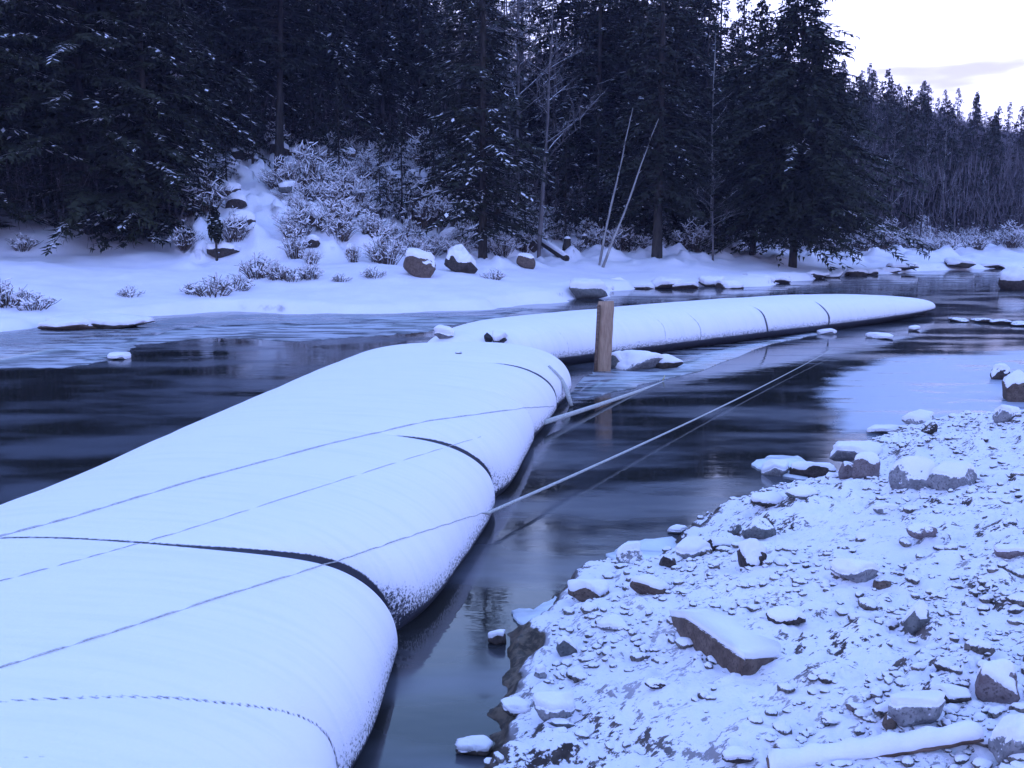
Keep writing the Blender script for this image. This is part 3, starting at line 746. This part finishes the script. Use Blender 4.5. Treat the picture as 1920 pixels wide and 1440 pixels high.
# ------------------------------------------------------------ far-bank boulders, stumps, log
for a in [
 (793, 519, 60, 40, 'rock_brown', 'brown leaning boulder with snowy shoulder, left of a pair on the far bank', .22),
 (866, 510, 60, 34, 'rock_dark', 'mossy dark boulder, right of the pair on the far bank', .22),
 (986, 503, 30, 24, 'rock_brown', 'small pointed brown rock on the far bank right of the paired boulders', .08),
 (896, 462, 60, 26, 'rock_pale', 'snow-rounded boulder under the tiered spruce on the far bank', .25),
 (850, 462, 46, 22, 'rock_pale', 'smaller snow-rounded boulder left of the tiered spruce foot', .2),
 (1104, 559, 84, 26, 'rock_grey', 'snowy flat rock jutting into the river off the far bank', .22),
 (1062, 552, 40, 18, 'rock_grey', 'low grey rock at the end of the snow point', .12),
 (1330, 537, 50, 12, 'rock_dark', 'flat snow-topped shore rock right of the leaning birches', .2),
 (1250, 540, 60, 12, 'rock_dark', 'long flat snow-topped shore rock below the forked trunk', .2),
 (1420, 532, 60, 12, 'rock_dark', 'flat white-topped shore rock below the twin-trunk conifer', .2),
 (1530, 522, 44, 10, 'rock_dark', 'dark shore rock right of the twin-trunk conifer', .12),
 (1600, 517, 40, 9, 'rock_dark', 'small dark shore rock where the far bank bends away', .1),
 (1910, 542, 54, 26, 'rock_dark', 'dark snow-topped boulder in the river at the right edge', .25),
 (1000, 470, 24, 20, 'rock_dark', 'dark pointed stone beside the spruce foot on the far bank', .0),
 (1690, 507, 50, 9, 'rock_dark', 'thin dark shore rock under the distant snow flat', .15),
 (1800, 504, 60, 9, 'rock_dark', 'long dark shore rock under the distant snow flat', .15),
 ]:
    rock(*a[:4], a[4], a[5], cap=a[6], z=0 if a[1] > 520 and a[0] > 1000 else None)
for px, py, w_, h_ in [(1160, 536, 40, 9), (1205, 540, 56, 8), (1285, 541, 44, 9), (1365, 540, 60, 8), (1392, 534, 40, 8), (1455, 530, 56, 9), (1480, 522, 40, 8), (1560, 520, 44, 7), (1630, 515, 36, 6), (1660, 512, 44, 6), (1740, 506, 50, 6), (1860, 503, 50, 6), (1130, 545, 40, 10), (1345, 528, 36, 7), (1230, 528, 40, 7)]:
    rock(px, py, w_, h_, 'rock_dark', 'low dark stone under a lip of snow along the far shore right of the post', cap=.12, group='snow-lipped stones along the far shore', z=0, sink=.5)
rock(205, 612, 170, 16, 'rock_dark', 'long dark undercut ledge under the snow bank at left', cap=.12, z=0, sink=.4, yaw=8)
rock(135, 618, 90, 10, 'rock_brown', 'brown tapering left end of the undercut ledge at left', cap=.1, z=0, sink=.4, yaw=12)
for i, (px, py) in enumerate([(1800, 600), (1842, 601), (1880, 604), (1915, 607)]):
    rock(px, py + 3, 44, 6, 'rock_dark', 'low dark stone barely breaking the riffle beyond the tube tip', cap=.0, z=0, group='stones in the riffle past the tube tip')
def stump(px, py, w_, h_, label):
    p = onground(px, py); k = (p - Vector((0, 0, CH))).length / F
    V, Fc = tube_geo([(0, 0, -.2), (0, 0, 0), (.02, 0, h_ * k * .6), (.03, 0, h_ * k)], [w_ * k * .7, w_ * k * .6, w_ * k * .45, w_ * k * .42], 10)
    o = obj('tree_stump', mesh('tree_stump', V, Fc, [M['bark_dark']]), loc=p, label=label, cat='stump')
    V, Fc = tube_geo([(.03, 0, h_ * k), (.03, 0, h_ * k + .08), (.03, 0, h_ * k + .16)], [w_ * k * .44, w_ * k * .4, w_ * k * .15], 10)
    obj('snow_cap', mesh('snow_cap', V, Fc, [M['snow']], smooth=True), parent=o)
stump(1063, 465, 15, 16, 'short dark stump on the far bank, left of two near the leaning birches')
stump(1095, 466, 12, 16, 'slim dark stump on the far bank, right of two near the leaning birches')
p0, p1 = atd(990, 402, 72), atd(1062, 436, 66)
p0.z = hgt(p0.x, p0.y) + .5; p1.z = hgt(p1.x, p1.y) + .2
V, Fc = tube_geo([p0, p0.lerp(p1, .5), p1], [.18, .22, .24], 8)
lo = obj('fallen_tree', mesh('fallen_tree', V, Fc, [M['bark_dark']], smooth=True), label='fallen snow-topped trunk sloping down the far bank behind the birches', cat='log')
V, Fc = tube_geo([p + Vector((0, 0, .16)) for p in (p0, p0.lerp(p1, .5), p1)], [.14, .19, .18], 8)
obj('snow_cap', mesh('snow_cap', V, Fc, [M['snow']], smooth=True), parent=lo)

# ------------------------------------------------------------ conifers
def conifer_meshes(seed, H, Rc, base=.06, droop=.35, dens=1.0, snow=.25, mat='needles', taper=1.0, pitch=0.0, trunk_r=None, clump=.5):
    r = random.Random(seed); V = []; Fc = []; SV = []; SF = []
    tr = trunk_r or H * .012
    nb = int(H * 9 * dens)
    gap = [r.uniform(0, 6.28) for _ in range(5)]
    TV, TF = tube_geo([(0, 0, -1.0), (0, 0, .2), (.02 * H * r.uniform(-.3, .3), 0, H * .5), (0, 0, H)], [tr * 1.3, tr, tr * .6, .02], 8)
    BV, BF = [], []
    for i in range(nb):
        t = base + (1 - base) * ((i + r.random()) / nb)
        h = H * t; q = 1 - t
        prof = (q ** taper) * (1 - .55 * math.exp(-(t - base) / .07)) + .03
        L = Rc * prof * r.uniform(.62, 1.18) * (1.0 if r.random() > .12 else .6)
        a = r.uniform(0, 6.283)
        L *= 1 + .22 * math.sin(2 * a + gap[int(t * 4) % 5])
        d0 = Vector((math.cos(a), math.sin(a), 0)); sd = Vector((-d0.y, d0.x, 0))
        up = .35 * t + pitch; dr = droop * (1 + .5 * r.random())
        base_p = Vector((0, 0, h))
        f = lambda s: base_p + d0 * (L * s) + Vector((0, 0, L * (up * s - dr * s * s)))
        tube_geo([f(0), f(.5), f(.92)], [tr * .18 * q + .012, tr * .1 * q + .01, .006], 3, BV, BF, False)
        n = max(3, int(L / .30))
        snowy = r.random() < snow
        for k in range(n):
            s = .18 + .82 * (k + r.random() * .8) / n
            c = f(s); w_ = (.26 + .52 * (1 - s)) * min(L, 3.0) * .42 + .16
            for side in (-1, 1, 0):
                if side == 0 and r.random() < .5: continue
                ang = r.uniform(.5, 1.1) * side
                dd = (d0 * math.cos(ang) + sd * math.sin(ang)) * w_ * r.uniform(.6, 1.25)
                dd.z -= w_ * r.uniform(.05, .5)
                wv = dd.cross(Vector((0, 0, 1))).normalized() * r.uniform(.07, .13) + Vector((0, 0, r.uniform(-.05, .05)))
                c2 = c + Vector((r.uniform(-.08, .08), r.uniform(-.08, .08), r.uniform(-.10, .10)))
                b = len(V); V += [tuple(c2), tuple(c2 + dd * .45 + wv), tuple(c2 + dd), tuple(c2 + dd * .5 - wv)]
                Fc.append((b, b + 1, b + 2, b + 3))
                # drooping fringe
                if r.random() < .6:
                    e = c2 + dd * r.uniform(.3, .9); g = Vector((r.uniform(-.1, .1), r.uniform(-.1, .1), -r.uniform(.15, .38))); ww = Vector((r.uniform(-.07, .07), r.uniform(-.07, .07), 0))
                    b = len(V); V += [tuple(e - ww), tuple(e + ww), tuple(e + g)]; Fc.append((b, b + 1, b + 2))
                if snowy and r.random() < .55 and s > .35:
                    o = Vector((0, 0, .045)); sc = r.uniform(.6, 1.05)
                    b = len(SV); w2 = wv * sc; w2.z *= .3
                    SV += [tuple(c2 + o), tuple(c2 + dd * .45 * sc + w2 + o), tuple(c2 + dd * sc * .9 + o), tuple(c2 + dd * .5 * sc - w2 + o)]
                    SF.append((b, b + 1, b + 2, b + 3))
    return (mesh('trunk', TV + BV, TF + [tuple(i + len(TV) for i in f_) for f_ in BF], [M['bark_dark']], smooth=True),
            mesh('crown', V, Fc, [M[mat]]), mesh('snow', SV, SF, [M['snow']]) if SF else None)
def conifer(name, meshes, loc, rotz=0, scale=1, label='', group=None, cat='tree', lean=(0, 0)):
    e = obj(name, None, loc=loc, rot=(lean[0], lean[1], rotz), scale=scale, label=label, cat=cat, group=group)
    obj('trunk', meshes[0], parent=e); c = obj('crown', meshes[1], parent=e)
    if meshes[2]: obj('snow', meshes[2], parent=c)
    return e
def gp(px, y):
    """ground point at distance y in the direction of photo column px"""
    x = (px - 960) / F * (y * math.cos(_p) + 2.0 * math.sin(_p)); return Vector((x, y, hgt(x, y) - .05))
K = {
 'a': conifer_meshes(1, 21, 5.0, base=.03, dens=1.5, snow=.38), 'b': conifer_meshes(2, 19, 4.6, base=.03, dens=1.5, snow=.42, droop=.45), 'c': conifer_meshes(3, 23, 5.6, snow=.15, mat='needles2', base=.06, dens=1.5, taper=.8),
 'd': conifer_meshes(4, 17, 4.2, snow=.10, base=.04, taper=.8, dens=1.4), 'e': conifer_meshes(5, 12, 2.3, snow=.30, droop=.25),
 'far1': conifer_meshes(6, 12, 2.8, snow=0, dens=1.0, taper=.8), 'far2': conifer_meshes(7, 10.5, 3.0, snow=0, dens=1.0, taper=.7)}
# heroes
spruce = conifer_meshes(21, 25, 5.0, snow=.75, droop=.28, base=.05, dens=1.15)
conifer('tiered_spruce', spruce, gp(905, 63), .4, 1, 'tall tiered spruce with snow on every bough above the rounded boulders')
hem = conifer_meshes(22, 26, 8.2, snow=.22, droop=.22, base=.015, dens=2.0, mat='needles2', taper=.62)
conifer('hemlock', hem, gp(170, 59), 1.0, 1, 'huge dark bushy hemlock with branches to the snow, second from left', None)
conifer('hemlock', hem, gp(-40, 56), 3.1, (.95, .95, 1), 'huge dark hemlock cut by the left edge of the picture')
hem3 = conifer_meshes(23, 20, 5.0, snow=.32, droop=.25, base=.02, dens=1.6, mat='needles2', taper=.7)
conifer('hemlock', hem3, gp(285, 59), .3, (1, 1, .9), 'smaller dark hemlock at the right side of the huge bushy pair')
twin = conifer_meshes(24, 18.8, 9.0, snow=.06, droop=.36, base=.12, dens=3.6, mat='needles2', taper=.72, trunk_r=.30)
conifer('twin_trunk_conifer', twin, gp(1488, 71), .8, 1, 'broad dark conifer at the river bend with bare lower trunk, right of its pair')
twin2 = conifer_meshes(25, 17.5, 6.2, snow=.06, droop=.36, base=.14, dens=2.4, mat='needles2', taper=.8, trunk_r=.24)
conifer('twin_trunk_conifer', twin2, gp(1412, 76), 2, 1, 'dark conifer at the river bend standing just behind and left of the broad one')
tk = conifer_meshes(26, 22, 5.0, snow=.08, droop=.42, base=.14, dens=1.3, trunk_r=.38)
conifer('thick_trunk_spruce', tk, gp(1232, 67), .2, 1, 'spruce with a stout dark bare foot right of the leaning birches')
pine = conifer_meshes(27, 26, 8.0, snow=.05, droop=.2, base=.27, dens=1.2, trunk_r=.36)
conifer('dark_trunk_pine', pine, gp(528, 74), .2, 1, 'pine with a long dark bare trunk on the snowy slope', lean=(0, R(2)))
# small sapling on the left flat
sapl = conifer_meshes(28, 2.9, .95, snow=.3, droop=.3, base=.42, dens=2.2, trunk_r=.07)
conifer('sapling', sapl, gp(406, 55.5), 0, 1, 'little conifer sapling with a bare stem alone on the snow flat')
# ------------------------------------------------------------ bare trees and birches
def bare_mesh(seed, H, spread=.5, tr=.12, lean=Vector((0, 0, 0)), mat='bark_grey', levels=3, up=.6, first=.35, nb=16):
    r = random.Random(seed); V = []; Fc = []; TV = []; TF = []
    P = []; p = Vector((0, 0, -.5)); d = Vector((0, 0, 1)) + lean; n = 10
    for i in range(n + 1):
        P.append(p.copy()); d2 = (d + Vector((r.uniform(-.05, .05), r.uniform(-.05, .05), 0))).normalized(); p = p + d2 * ((H + .5) / n)
    rad = [tr * (1 - i / n) ** .8 + .012 for i in range(n + 1)]
    tube_geo(P, rad, 7, TV, TF)
    def branch(o, d, L, r0, lev):
        pts = [o]; q = o; dd = d.copy(); m = 3
        for i in range(m):
            dd = (dd + Vector((r.uniform(-.18, .18), r.uniform(-.18, .18), r.uniform(-.02, .16)))).normalized(); q = q + dd * (L / m); pts.append(q)
        tube_geo(pts, [r0 * (1 - .75 * i / m) for i in range(m + 1)], 3, V, Fc, False)
        if lev > 0:
            for _ in range(5 if lev > 1 else 5):
                t = r.uniform(.2, 1.0) * m; i = min(int(t), m - 1); o2 = pts[i].lerp(pts[i + 1], t - i)
                side = Vector((r.uniform(-1, 1), r.uniform(-1, 1), r.uniform(-.2, .9))).normalized()
                branch(o2, (d * .55 + side * .75).normalized(), L * r.uniform(.35, .6), max(r0 * .5, .011), lev - 1)
    for k in range(nb):
        t = first + (1 - first) * (k + r.random()) / nb; f = t * n; i = min(int(f), n - 1); o = P[i].lerp(P[i + 1], f - i)
        a = r.uniform(0, 6.28); dd = Vector((math.cos(a), math.sin(a), up + r.uniform(-.1, .5))).normalized()
        branch(o, dd, H * spread * (1.15 - t) * r.uniform(.5, .9), tr * .38 * (1.1 - t) + .014, levels - 1)
    return mesh('trunk', TV, TF, [M[mat]], smooth=True), mesh('branches', V, Fc, [M[mat if levels < 2 else 'bark_grey']])
def bare(name, ms, loc, rotz=0, scale=1, label='', group=None, cat='tree', lean=(0, 0)):
    e = obj(name, None, loc=loc, rot=(lean[0], lean[1], rotz), scale=scale, label=label, cat=cat, group=group)
    obj('trunk', ms[0], parent=e); obj('branches', ms[1], parent=e); return e
B = [bare_mesh(31, 15, .42, .12), bare_mesh(32, 13, .5, .10, nb=18), bare_mesh(33, 17, .38, .14), bare_mesh(34, 11, .5, .08, nb=18), bare_mesh(35, 14, .45, .10, up=.9)]
bir = bare_mesh(41, 9.6, .10, .085, mat='bark_birch', levels=1, nb=5, first=.5)
bir2 = bare_mesh(42, 9.4, .10, .085, mat='bark_birch', levels=1, nb=5, first=.5)
bare('leaning_birch', bir, gp(1124, 64.5), 0, 1, 'slim pale birch pole leaning right, the left and steeper of two', lean=(0, R(11)), cat='birch')
bare('leaning_birch', bir2, gp(1130, 64.2), 0, 1, 'slim pale birch pole leaning right, the right and more tilted of two', lean=(0, R(20)), cat='birch')
tb = bare_mesh(43, 15, .28, .10, mat='bark_birch', levels=2, nb=12, first=.4)
bare('birch', tb, gp(1335, 74), 0, 1, 'tall pale birch in front of the dark conifers left of the twin trunks', cat='birch')
bare('birch', tb, gp(1602, 96), 1, (1.0, 1.0, .9), 'pale birch showing just right of the broad dark conifer at the bend', cat='birch')
bare('birch', tb, gp(1762, 104), 2, (.8, .8, .75), 'pale birch on the far shore below the distant hillside', cat='birch')
bare('bare_tree', B[2], gp(1010, 66.5), 0, (1.1, 1.1, 1), 'tall bare tree fanning its grey limbs right of the tiered spruce', lean=(0, R(2)))
bare('bare_tree', B[0], gp(1338, 69), 0, (.55, .55, .45), 'small crooked snow-flecked tree on the bank left of the twin trunks')
# the wood behind
def scatter(n, xr, yr, keep, sep, seed):
    r = random.Random(seed); out = []; tries = 0
    while len(out) < n and tries < n * 60:
        tries += 1; x = r.uniform(*xr); y = r.uniform(*yr)
        if not keep(x, y): continue
        if any((x - a) ** 2 + (y - b) ** 2 < sep * sep for a, b in out): continue
        out.append((x, y))
    return out
def dfar(x, y): return float(sdf(farpoly, np.array([float(x)]), np.array([float(y)]))[0])
rs = random.Random(77)
protoC = {k: conifer('spruce', K[k], (0, 0, -900), 0, 1, 'x', None) for k in ('a', 'b', 'c', 'd', 'e', 'far1', 'far2')}
protoB = [bare('bare_tree', b, (0, 0, -900), 0, 1, 'x', None) for b in B]
LC = 'dark snow-flecked spruce in the dense wood above the far bank'; GC = 'spruces of the dense wood across the river'
LB = 'leafless grey tree among the spruces above the far bank'; GB = 'bare trees of the dense wood across the river'
spots = scatter(290, (-52, 34), (60, 112), lambda x, y: dfar(x, y) > (31 if -.30 < x / y < -.06 else 18.5) and -.62 < x / y < .34, 3.0, 5)
for x, y in spots:
    d = dfar(x, y); az = x / y
    hs = 1.0 if az < .17 else 1.0 - 2.2 * (az - .17)
    if az > .2 and d > 40: continue
    h = hgt(x, y)
    if rs.random() < (.60 if not -.02 < az < .17 else .42):
        k = rs.choice('aabbccde' if d > 24 else 'aabde'); s = rs.uniform(.85, 1.2) * hs * (.85 if az > .2 else 1)
        copy_thing(protoC[k], (x, y, h), rs.uniform(0, 6.28), (s, s, s * rs.uniform(.95, 1.15)), LC, GC)
    else:
        b = rs.choice(protoB); s = rs.uniform(.8, 1.25) * hs
        copy_thing(b, (x, y, h), rs.uniform(0, 6.28), s, LB, GB)
# young spruces along the wood edge
LE = 'young snow-laden spruce at the front edge of the wood'
for px, y, s, q in [(430, 66, .45, 'up the slope from the lone sapling'), (640, 72, .6, 'on the slope right of the dark-trunked pine'), (715, 66, .45, 'left of the largest frost-white bush'), (365, 68, .6, 'tucked against the smaller right-hand hemlock'), (815, 71, .8, 'behind the two frost-white bushes'), (1060, 72, .75, 'above the two dark stumps'), (1290, 74, .6, 'right of the stout bare spruce foot'), (1180, 70, .6, 'between leaning birches and stout spruce foot'), (480, 72, .7, 'left of the dark-trunked pine'), (590, 78, .8, 'high on the slope just right of the dark-trunked pine'), (755, 69, .6, 'left of and behind the frost-white bushes'), (985, 68, .6, 'right of the tall tiered spruce'), (1120, 75, .9, 'directly behind the leaning birches')]:
    copy_thing(protoC['e'], gp(px, y), rs.uniform(0, 6), s, 'young snow-laden spruce ' + q, 'young spruces at the wood edge')
for px, y, k, s in [(1120, 80, 'a', 1.0), (1165, 84, 'c', 1.0), (1205, 78, 'b', 1.05), (1262, 82, 'a', 1.0), (1290, 90, 'c', .95), (1318, 84, 'b', 1.0), (1340, 95, 'a', .95), (1372, 92, 'b', .9), (1075, 86, 'c', 1.0), (1560, 88, 'd', .8), (1590, 94, 'd', .75), (1450, 90, 'a', .8), (1415, 95, 'b', .85)]:
    copy_thing(protoC[k], gp(px, y), rs.uniform(0, 6), (s * 1.25, s * 1.25, s), LC, GC)
# distant hillside, right
LF = 'small dark spruce on the hazy distant hillside at right'; LG = 'grey leafless tree on the hazy distant hillside at right'
far = scatter(400, (24, 150), (88, 230), lambda x, y: dfar(x, y) > 13 and .24 < x / y < .56, 3.6, 9)
nb_ = 0
for x, y in far:
    h = hgt(x, y); hs = 1.0 - 1.1 * max(0, x / y - .33)
    clump = float(fbm(np.array([x * .03]), np.array([y * .03]), 2)[0])
    if clump + rs.uniform(-.3, .3) > -.03 and y > 100:
        s = rs.uniform(.8, 1.3) * hs; copy_thing(protoC[rs.choice(['far1', 'far2'])], (x, y, h), rs.uniform(0, 6.28), s, LF, 'spruces on the distant hillside')
    else:
        s = rs.uniform(.5, .8) * hs; copy_thing(rs.choice(protoB), (x, y, h), rs.uniform(0, 6.28), s, LG, 'bare trees on the distant hillside')
for o in list(protoC.values()) + protoB:
    for c in list(o.children_recursive): bpy.data.objects.remove(c)
    bpy.data.objects.remove(o)
def thicket(n, xr, yr, keep, hmax, label, seed, w0=.035):
    r = np.random.default_rng(seed); x = r.uniform(*xr, n * 3); y = r.uniform(*yr, n * 3); d = sdf(farpoly, x, y); ok = keep(x, y, d); x, y = x[ok][:n], y[ok][:n]; n = len(x)
    z = terrain(x, y)[0]; h0 = r.uniform(0, 1, n) ** 1.3 * hmax * .75; ln = r.uniform(.8, 2.6, n)
    a = r.uniform(0, 6.28, n); tl = r.uniform(0, .55, n); w_ = w0 * r.uniform(.5, 1.3, n) * (y / 90)
    dx, dy = np.cos(a) * tl * ln, np.sin(a) * tl * ln; b = r.uniform(0, 3.14, n); ux, uy = np.cos(b) * w_, np.sin(b) * w_
    P = np.stack([np.stack([x - ux, y - uy, z + h0], 1), np.stack([x + ux, y + uy, z + h0], 1), np.stack([x + dx, y + dy, z + h0 + ln], 1)], 1).reshape(-1, 3)
    obj('thicket', mesh('thicket', P, np.arange(3 * n).reshape(-1, 3), [M['thicket']]), label=label, cat='thicket', kind='stuff')
M['thicket'] = simple('thicket_twigs', (.07, .055, .065), (.17, .14, .16), .25, .9)
thicket(60000, (24, 150), (86, 235), lambda x, y, d: (d > 12) & (x / y > .24) & (x / y < .58), 9, 'grey leafless thicket covering the distant hillside at right', 5)
thicket(26000, (-50, 34), (56, 100), lambda x, y, d: (d > 17 + 12 * ((x / y > -.31) & (x / y < -.05))) & (x / y > -.55) & (x / y < .32), 5, 'leafless undergrowth twigs between the trunks of the wood', 6, .022)
# ------------------------------------------------------------ shrubs
def shrub_mesh(seed, H, W_, n=60, snow=.5, th=.012):
    r = random.Random(seed); V = []; Fc = []; SV = []; SF = []
    for _ in range(n):
        a = r.uniform(0, 6.28); q = r.random() ** .6; b = Vector((math.cos(a) * q * W_ * .35, math.sin(a) * q * W_ * .35, -.1))
        tip = Vector((math.cos(a) * q * W_, math.sin(a) * q * W_, H * (1.1 - .65 * q) * r.uniform(.6, 1.1)))
        mid = b.lerp(tip, .5) + Vector((r.uniform(-.1, .1) * W_, r.uniform(-.1, .1) * W_, .12 * H))
        tube_geo([b, mid, tip], [th * 1.3, th, th * .6], 3, V, Fc, False)
        for _ in range(4):
            t = r.uniform(.4, 1); o = mid.lerp(tip, t) if r.random() < .7 else b.lerp(mid, t)
            e = o + Vector((r.uniform(-1, 1), r.uniform(-1, 1), r.uniform(.0, .9))) * (.22 * W_)
            tube_geo([o, e], [th * .7, th * .5], 3, V, Fc, False)
            if r.random() < snow:
                u_ = Vector((0, 0, th * 1.2)); sw = r.uniform(1.2, 2.6) * th
                tube_geo([o + u_, o.lerp(e, .5) + u_, e + u_], [sw, sw * 1.15, sw * .7], 4, SV, SF, False)
    return mesh('twigs', V, Fc, [M['twig']]), mesh('snow', SV, SF, [M['snow']], smooth=True) if SF else None
SH = [shrub_mesh(51, 1.0, .9, 70, .5), shrub_mesh(52, 2.2, 1.5, 110, .6), shrub_mesh(53, 1.5, 1.2, 80, .55), shrub_mesh(54, .6, .8, 36, .35), shrub_mesh(55, 1.3, 1.9, 90, .55), shrub_mesh(56, 1.9, .9, 60, .7)]
def shrub(ms, loc, rotz, scale, label, group=None):
    e = obj('shrub', None, loc=loc, rot=(0, 0, rotz), scale=scale, label=label, cat='shrub', group=group)
    t = obj('twigs', ms[0], parent=e)
    if ms[1]: obj('snow', ms[1], parent=e)
    return e
for px, py, k, s, lb in [
 (485, 522, 0, 1.25, 'brown twiggy shrub on the snow flat, widest of a low row'), (520, 524, 0, .9, 'brown shrub touching the right side of the widest low shrub'),
 (548, 526, 3, 1.0, 'small shrub in the gap of the low brown row'), (580, 524, 0, .85, 'peaked little shrub at the right end of the low brown row'),
 (400, 556, 3, 1.5, 'sparse low shrub poking through snow nearest the ice'), (440, 545, 3, 1.3, 'sparse curved twigs in the snow below the brown row'),
 (365, 552, 3, .9, 'thin twig tuft left of the sparse low shrub'), (245, 556, 3, .8, 'lone tuft of twigs on the left snow flat'), (10, 575, 0, 1.1, 'brown tuft at the left edge above the undercut bank'),
 (60, 580, 3, 1.2, 'flattened tuft beside the left-edge brown tuft'), (640, 528, 3, .7, 'small dark tuft right of the low brown row'), (700, 520, 3, .9, 'thin tuft halfway between brown row and paired boulders'),
 (925, 524, 3, .9, 'upright twig tuft right below the paired boulders'), (40, 470, 3, 1.3, 'snowy mound of twigs under the left-edge hemlock'),
 (785, 430, 1, 1.35, 'large frost-white bush in front of the wood left of the tiered spruce'), (820, 425, 1, 1.1, 'second frost-white bush touching the tiered spruce'),
 (375, 400, 1, 1.3, 'frost-white bush on the slope right of the hemlocks'), (580, 370, 1, 1.5, 'frost-white bush on the slope right of the dark pine trunk'),
 (660, 395, 1, 1.2, 'snow-loaded bush sloping down from the pine'), (560, 440, 2, 1.2, 'brown hanging bush below the pine slope'), (630, 430, 2, 1.2, 'brown and white bush below the snow-loaded one'),
 (440, 450, 2, 1.0, 'mixed snowy bush right of the sapling'), (700, 450, 2, 1.1, 'low snowy bush left of the largest frost-white one'), (350, 470, 2, .9, 'snowy bush left of the sapling stem'),
 (1300, 470, 1, 1.0, 'snow-flecked bush right of the stout spruce foot'), (1270, 440, 1, 1.1, 'snow-flecked bush behind the stout spruce foot'), (1530, 460, 2, .9, 'snowy bush just right of the broad conifer trunk'),
 (1180, 470, 3, 1.4, 'dark twig tuft between birches and stout spruce'), (940, 450, 2, .9, 'brown bush at the right foot of the tiered spruce'), (970, 425, 2, 1.0, 'grey bush behind the dark pointed stone')]:
    p = onground(px, py)
    if p.y > 90: p = gp(px, 72)
    shrub(SH[k], p - Vector((0, 0, .05)), rs.uniform(0, 6), s, lb)
for x, y in scatter(46, (-24, 0), (50, 80), lambda x, y: 12 < dfar(x, y) < 34 and -.30 < x / y < .0, 1.7, 31):
    sz = rs.uniform(.3, .95); nrock[0] += 1
    P, Fc = rock_shape(nrock[0] * 9, (sz, sz * .8, sz * .6), 3); P[:, 2] += sz * .12
    o = obj('rock', mesh('rock', P, Fc, [M[rs.choice(['rock_dark', 'rock_brown', 'rock_grey'])]]), loc=(x, y, hgt(x, y)), rot=(0, 0, rs.uniform(0, 6)), label='snow-smothered rock on the rough slope below the spruces, centre-left', cat='rock', group='snow-smothered rocks on the rough far slope')
    Q, f2 = cap_mesh(P, Fc, .2, .2, nrock[0]); obj('snow_cap', mesh('snow_cap', Q, f2, [M['snow']], smooth=True), parent=o)
LS = 'snowy brush tangled at the foot of the wood above the far bank'
pr = [shrub(m_, (0, 0, -900), 0, 1, 'x') for m_ in SH[1:3] + SH[4:]]
for x, y in scatter(170, (-36, 30), (52, 92), lambda x, y: (10.5 if x / y > -.27 else 13) < dfar(x, y) < 34 and -.22 < x / y < .31, 1.6, 15):
    copy_thing(rs.choice(pr), (x, y, hgt(x, y) - .05), rs.uniform(0, 6), rs.uniform(.5, 1.25), LS, 'brush at the foot of the wood')
for x, y in scatter(60, (28, 90), (84, 125), lambda x, y: 9 < dfar(x, y) < 24 and .28 < x / y < .56, 2.2, 16):
    copy_thing(rs.choice(pr), (x, y, hgt(x, y) - .05), rs.uniform(0, 6), rs.uniform(.7, 1.3), 'snowy brush along the distant shore at right', 'brush on the distant shore')
for o in pr:
    for c in list(o.children_recursive): bpy.data.objects.remove(c)
    bpy.data.objects.remove(o)

# ------------------------------------------------------------ air
def haze():
    k = bpy.data.materials.new('haze'); k.use_nodes = True; t = k.node_tree; t.nodes.clear()
    v = t.nodes.new('ShaderNodeVolumePrincipled'); o_ = t.nodes.new('ShaderNodeOutputMaterial'); t.links.new(v.outputs[0], o_.inputs['Volume'])
    v.inputs['Color'].default_value = (.6, .6, 1, 1); v.inputs['Density'].default_value = .00035; v.inputs['Anisotropy'].default_value = .2
    x, y0, y1, z0, z1 = 2600, -2600, 2600, -3, 90
    V = [(-x, y0, z0), (x, y0, z0), (x, y1, z0), (-x, y1, z0), (-x, y0, z1), (x, y0, z1), (x, y1, z1), (-x, y1, z1)]
    obj('haze', mesh('haze', V, [(0, 3, 2, 1), (4, 5, 6, 7), (0, 1, 5, 4), (1, 2, 6, 5), (2, 3, 7, 6), (3, 0, 4, 7)], [k]), kind='stuff')
haze()
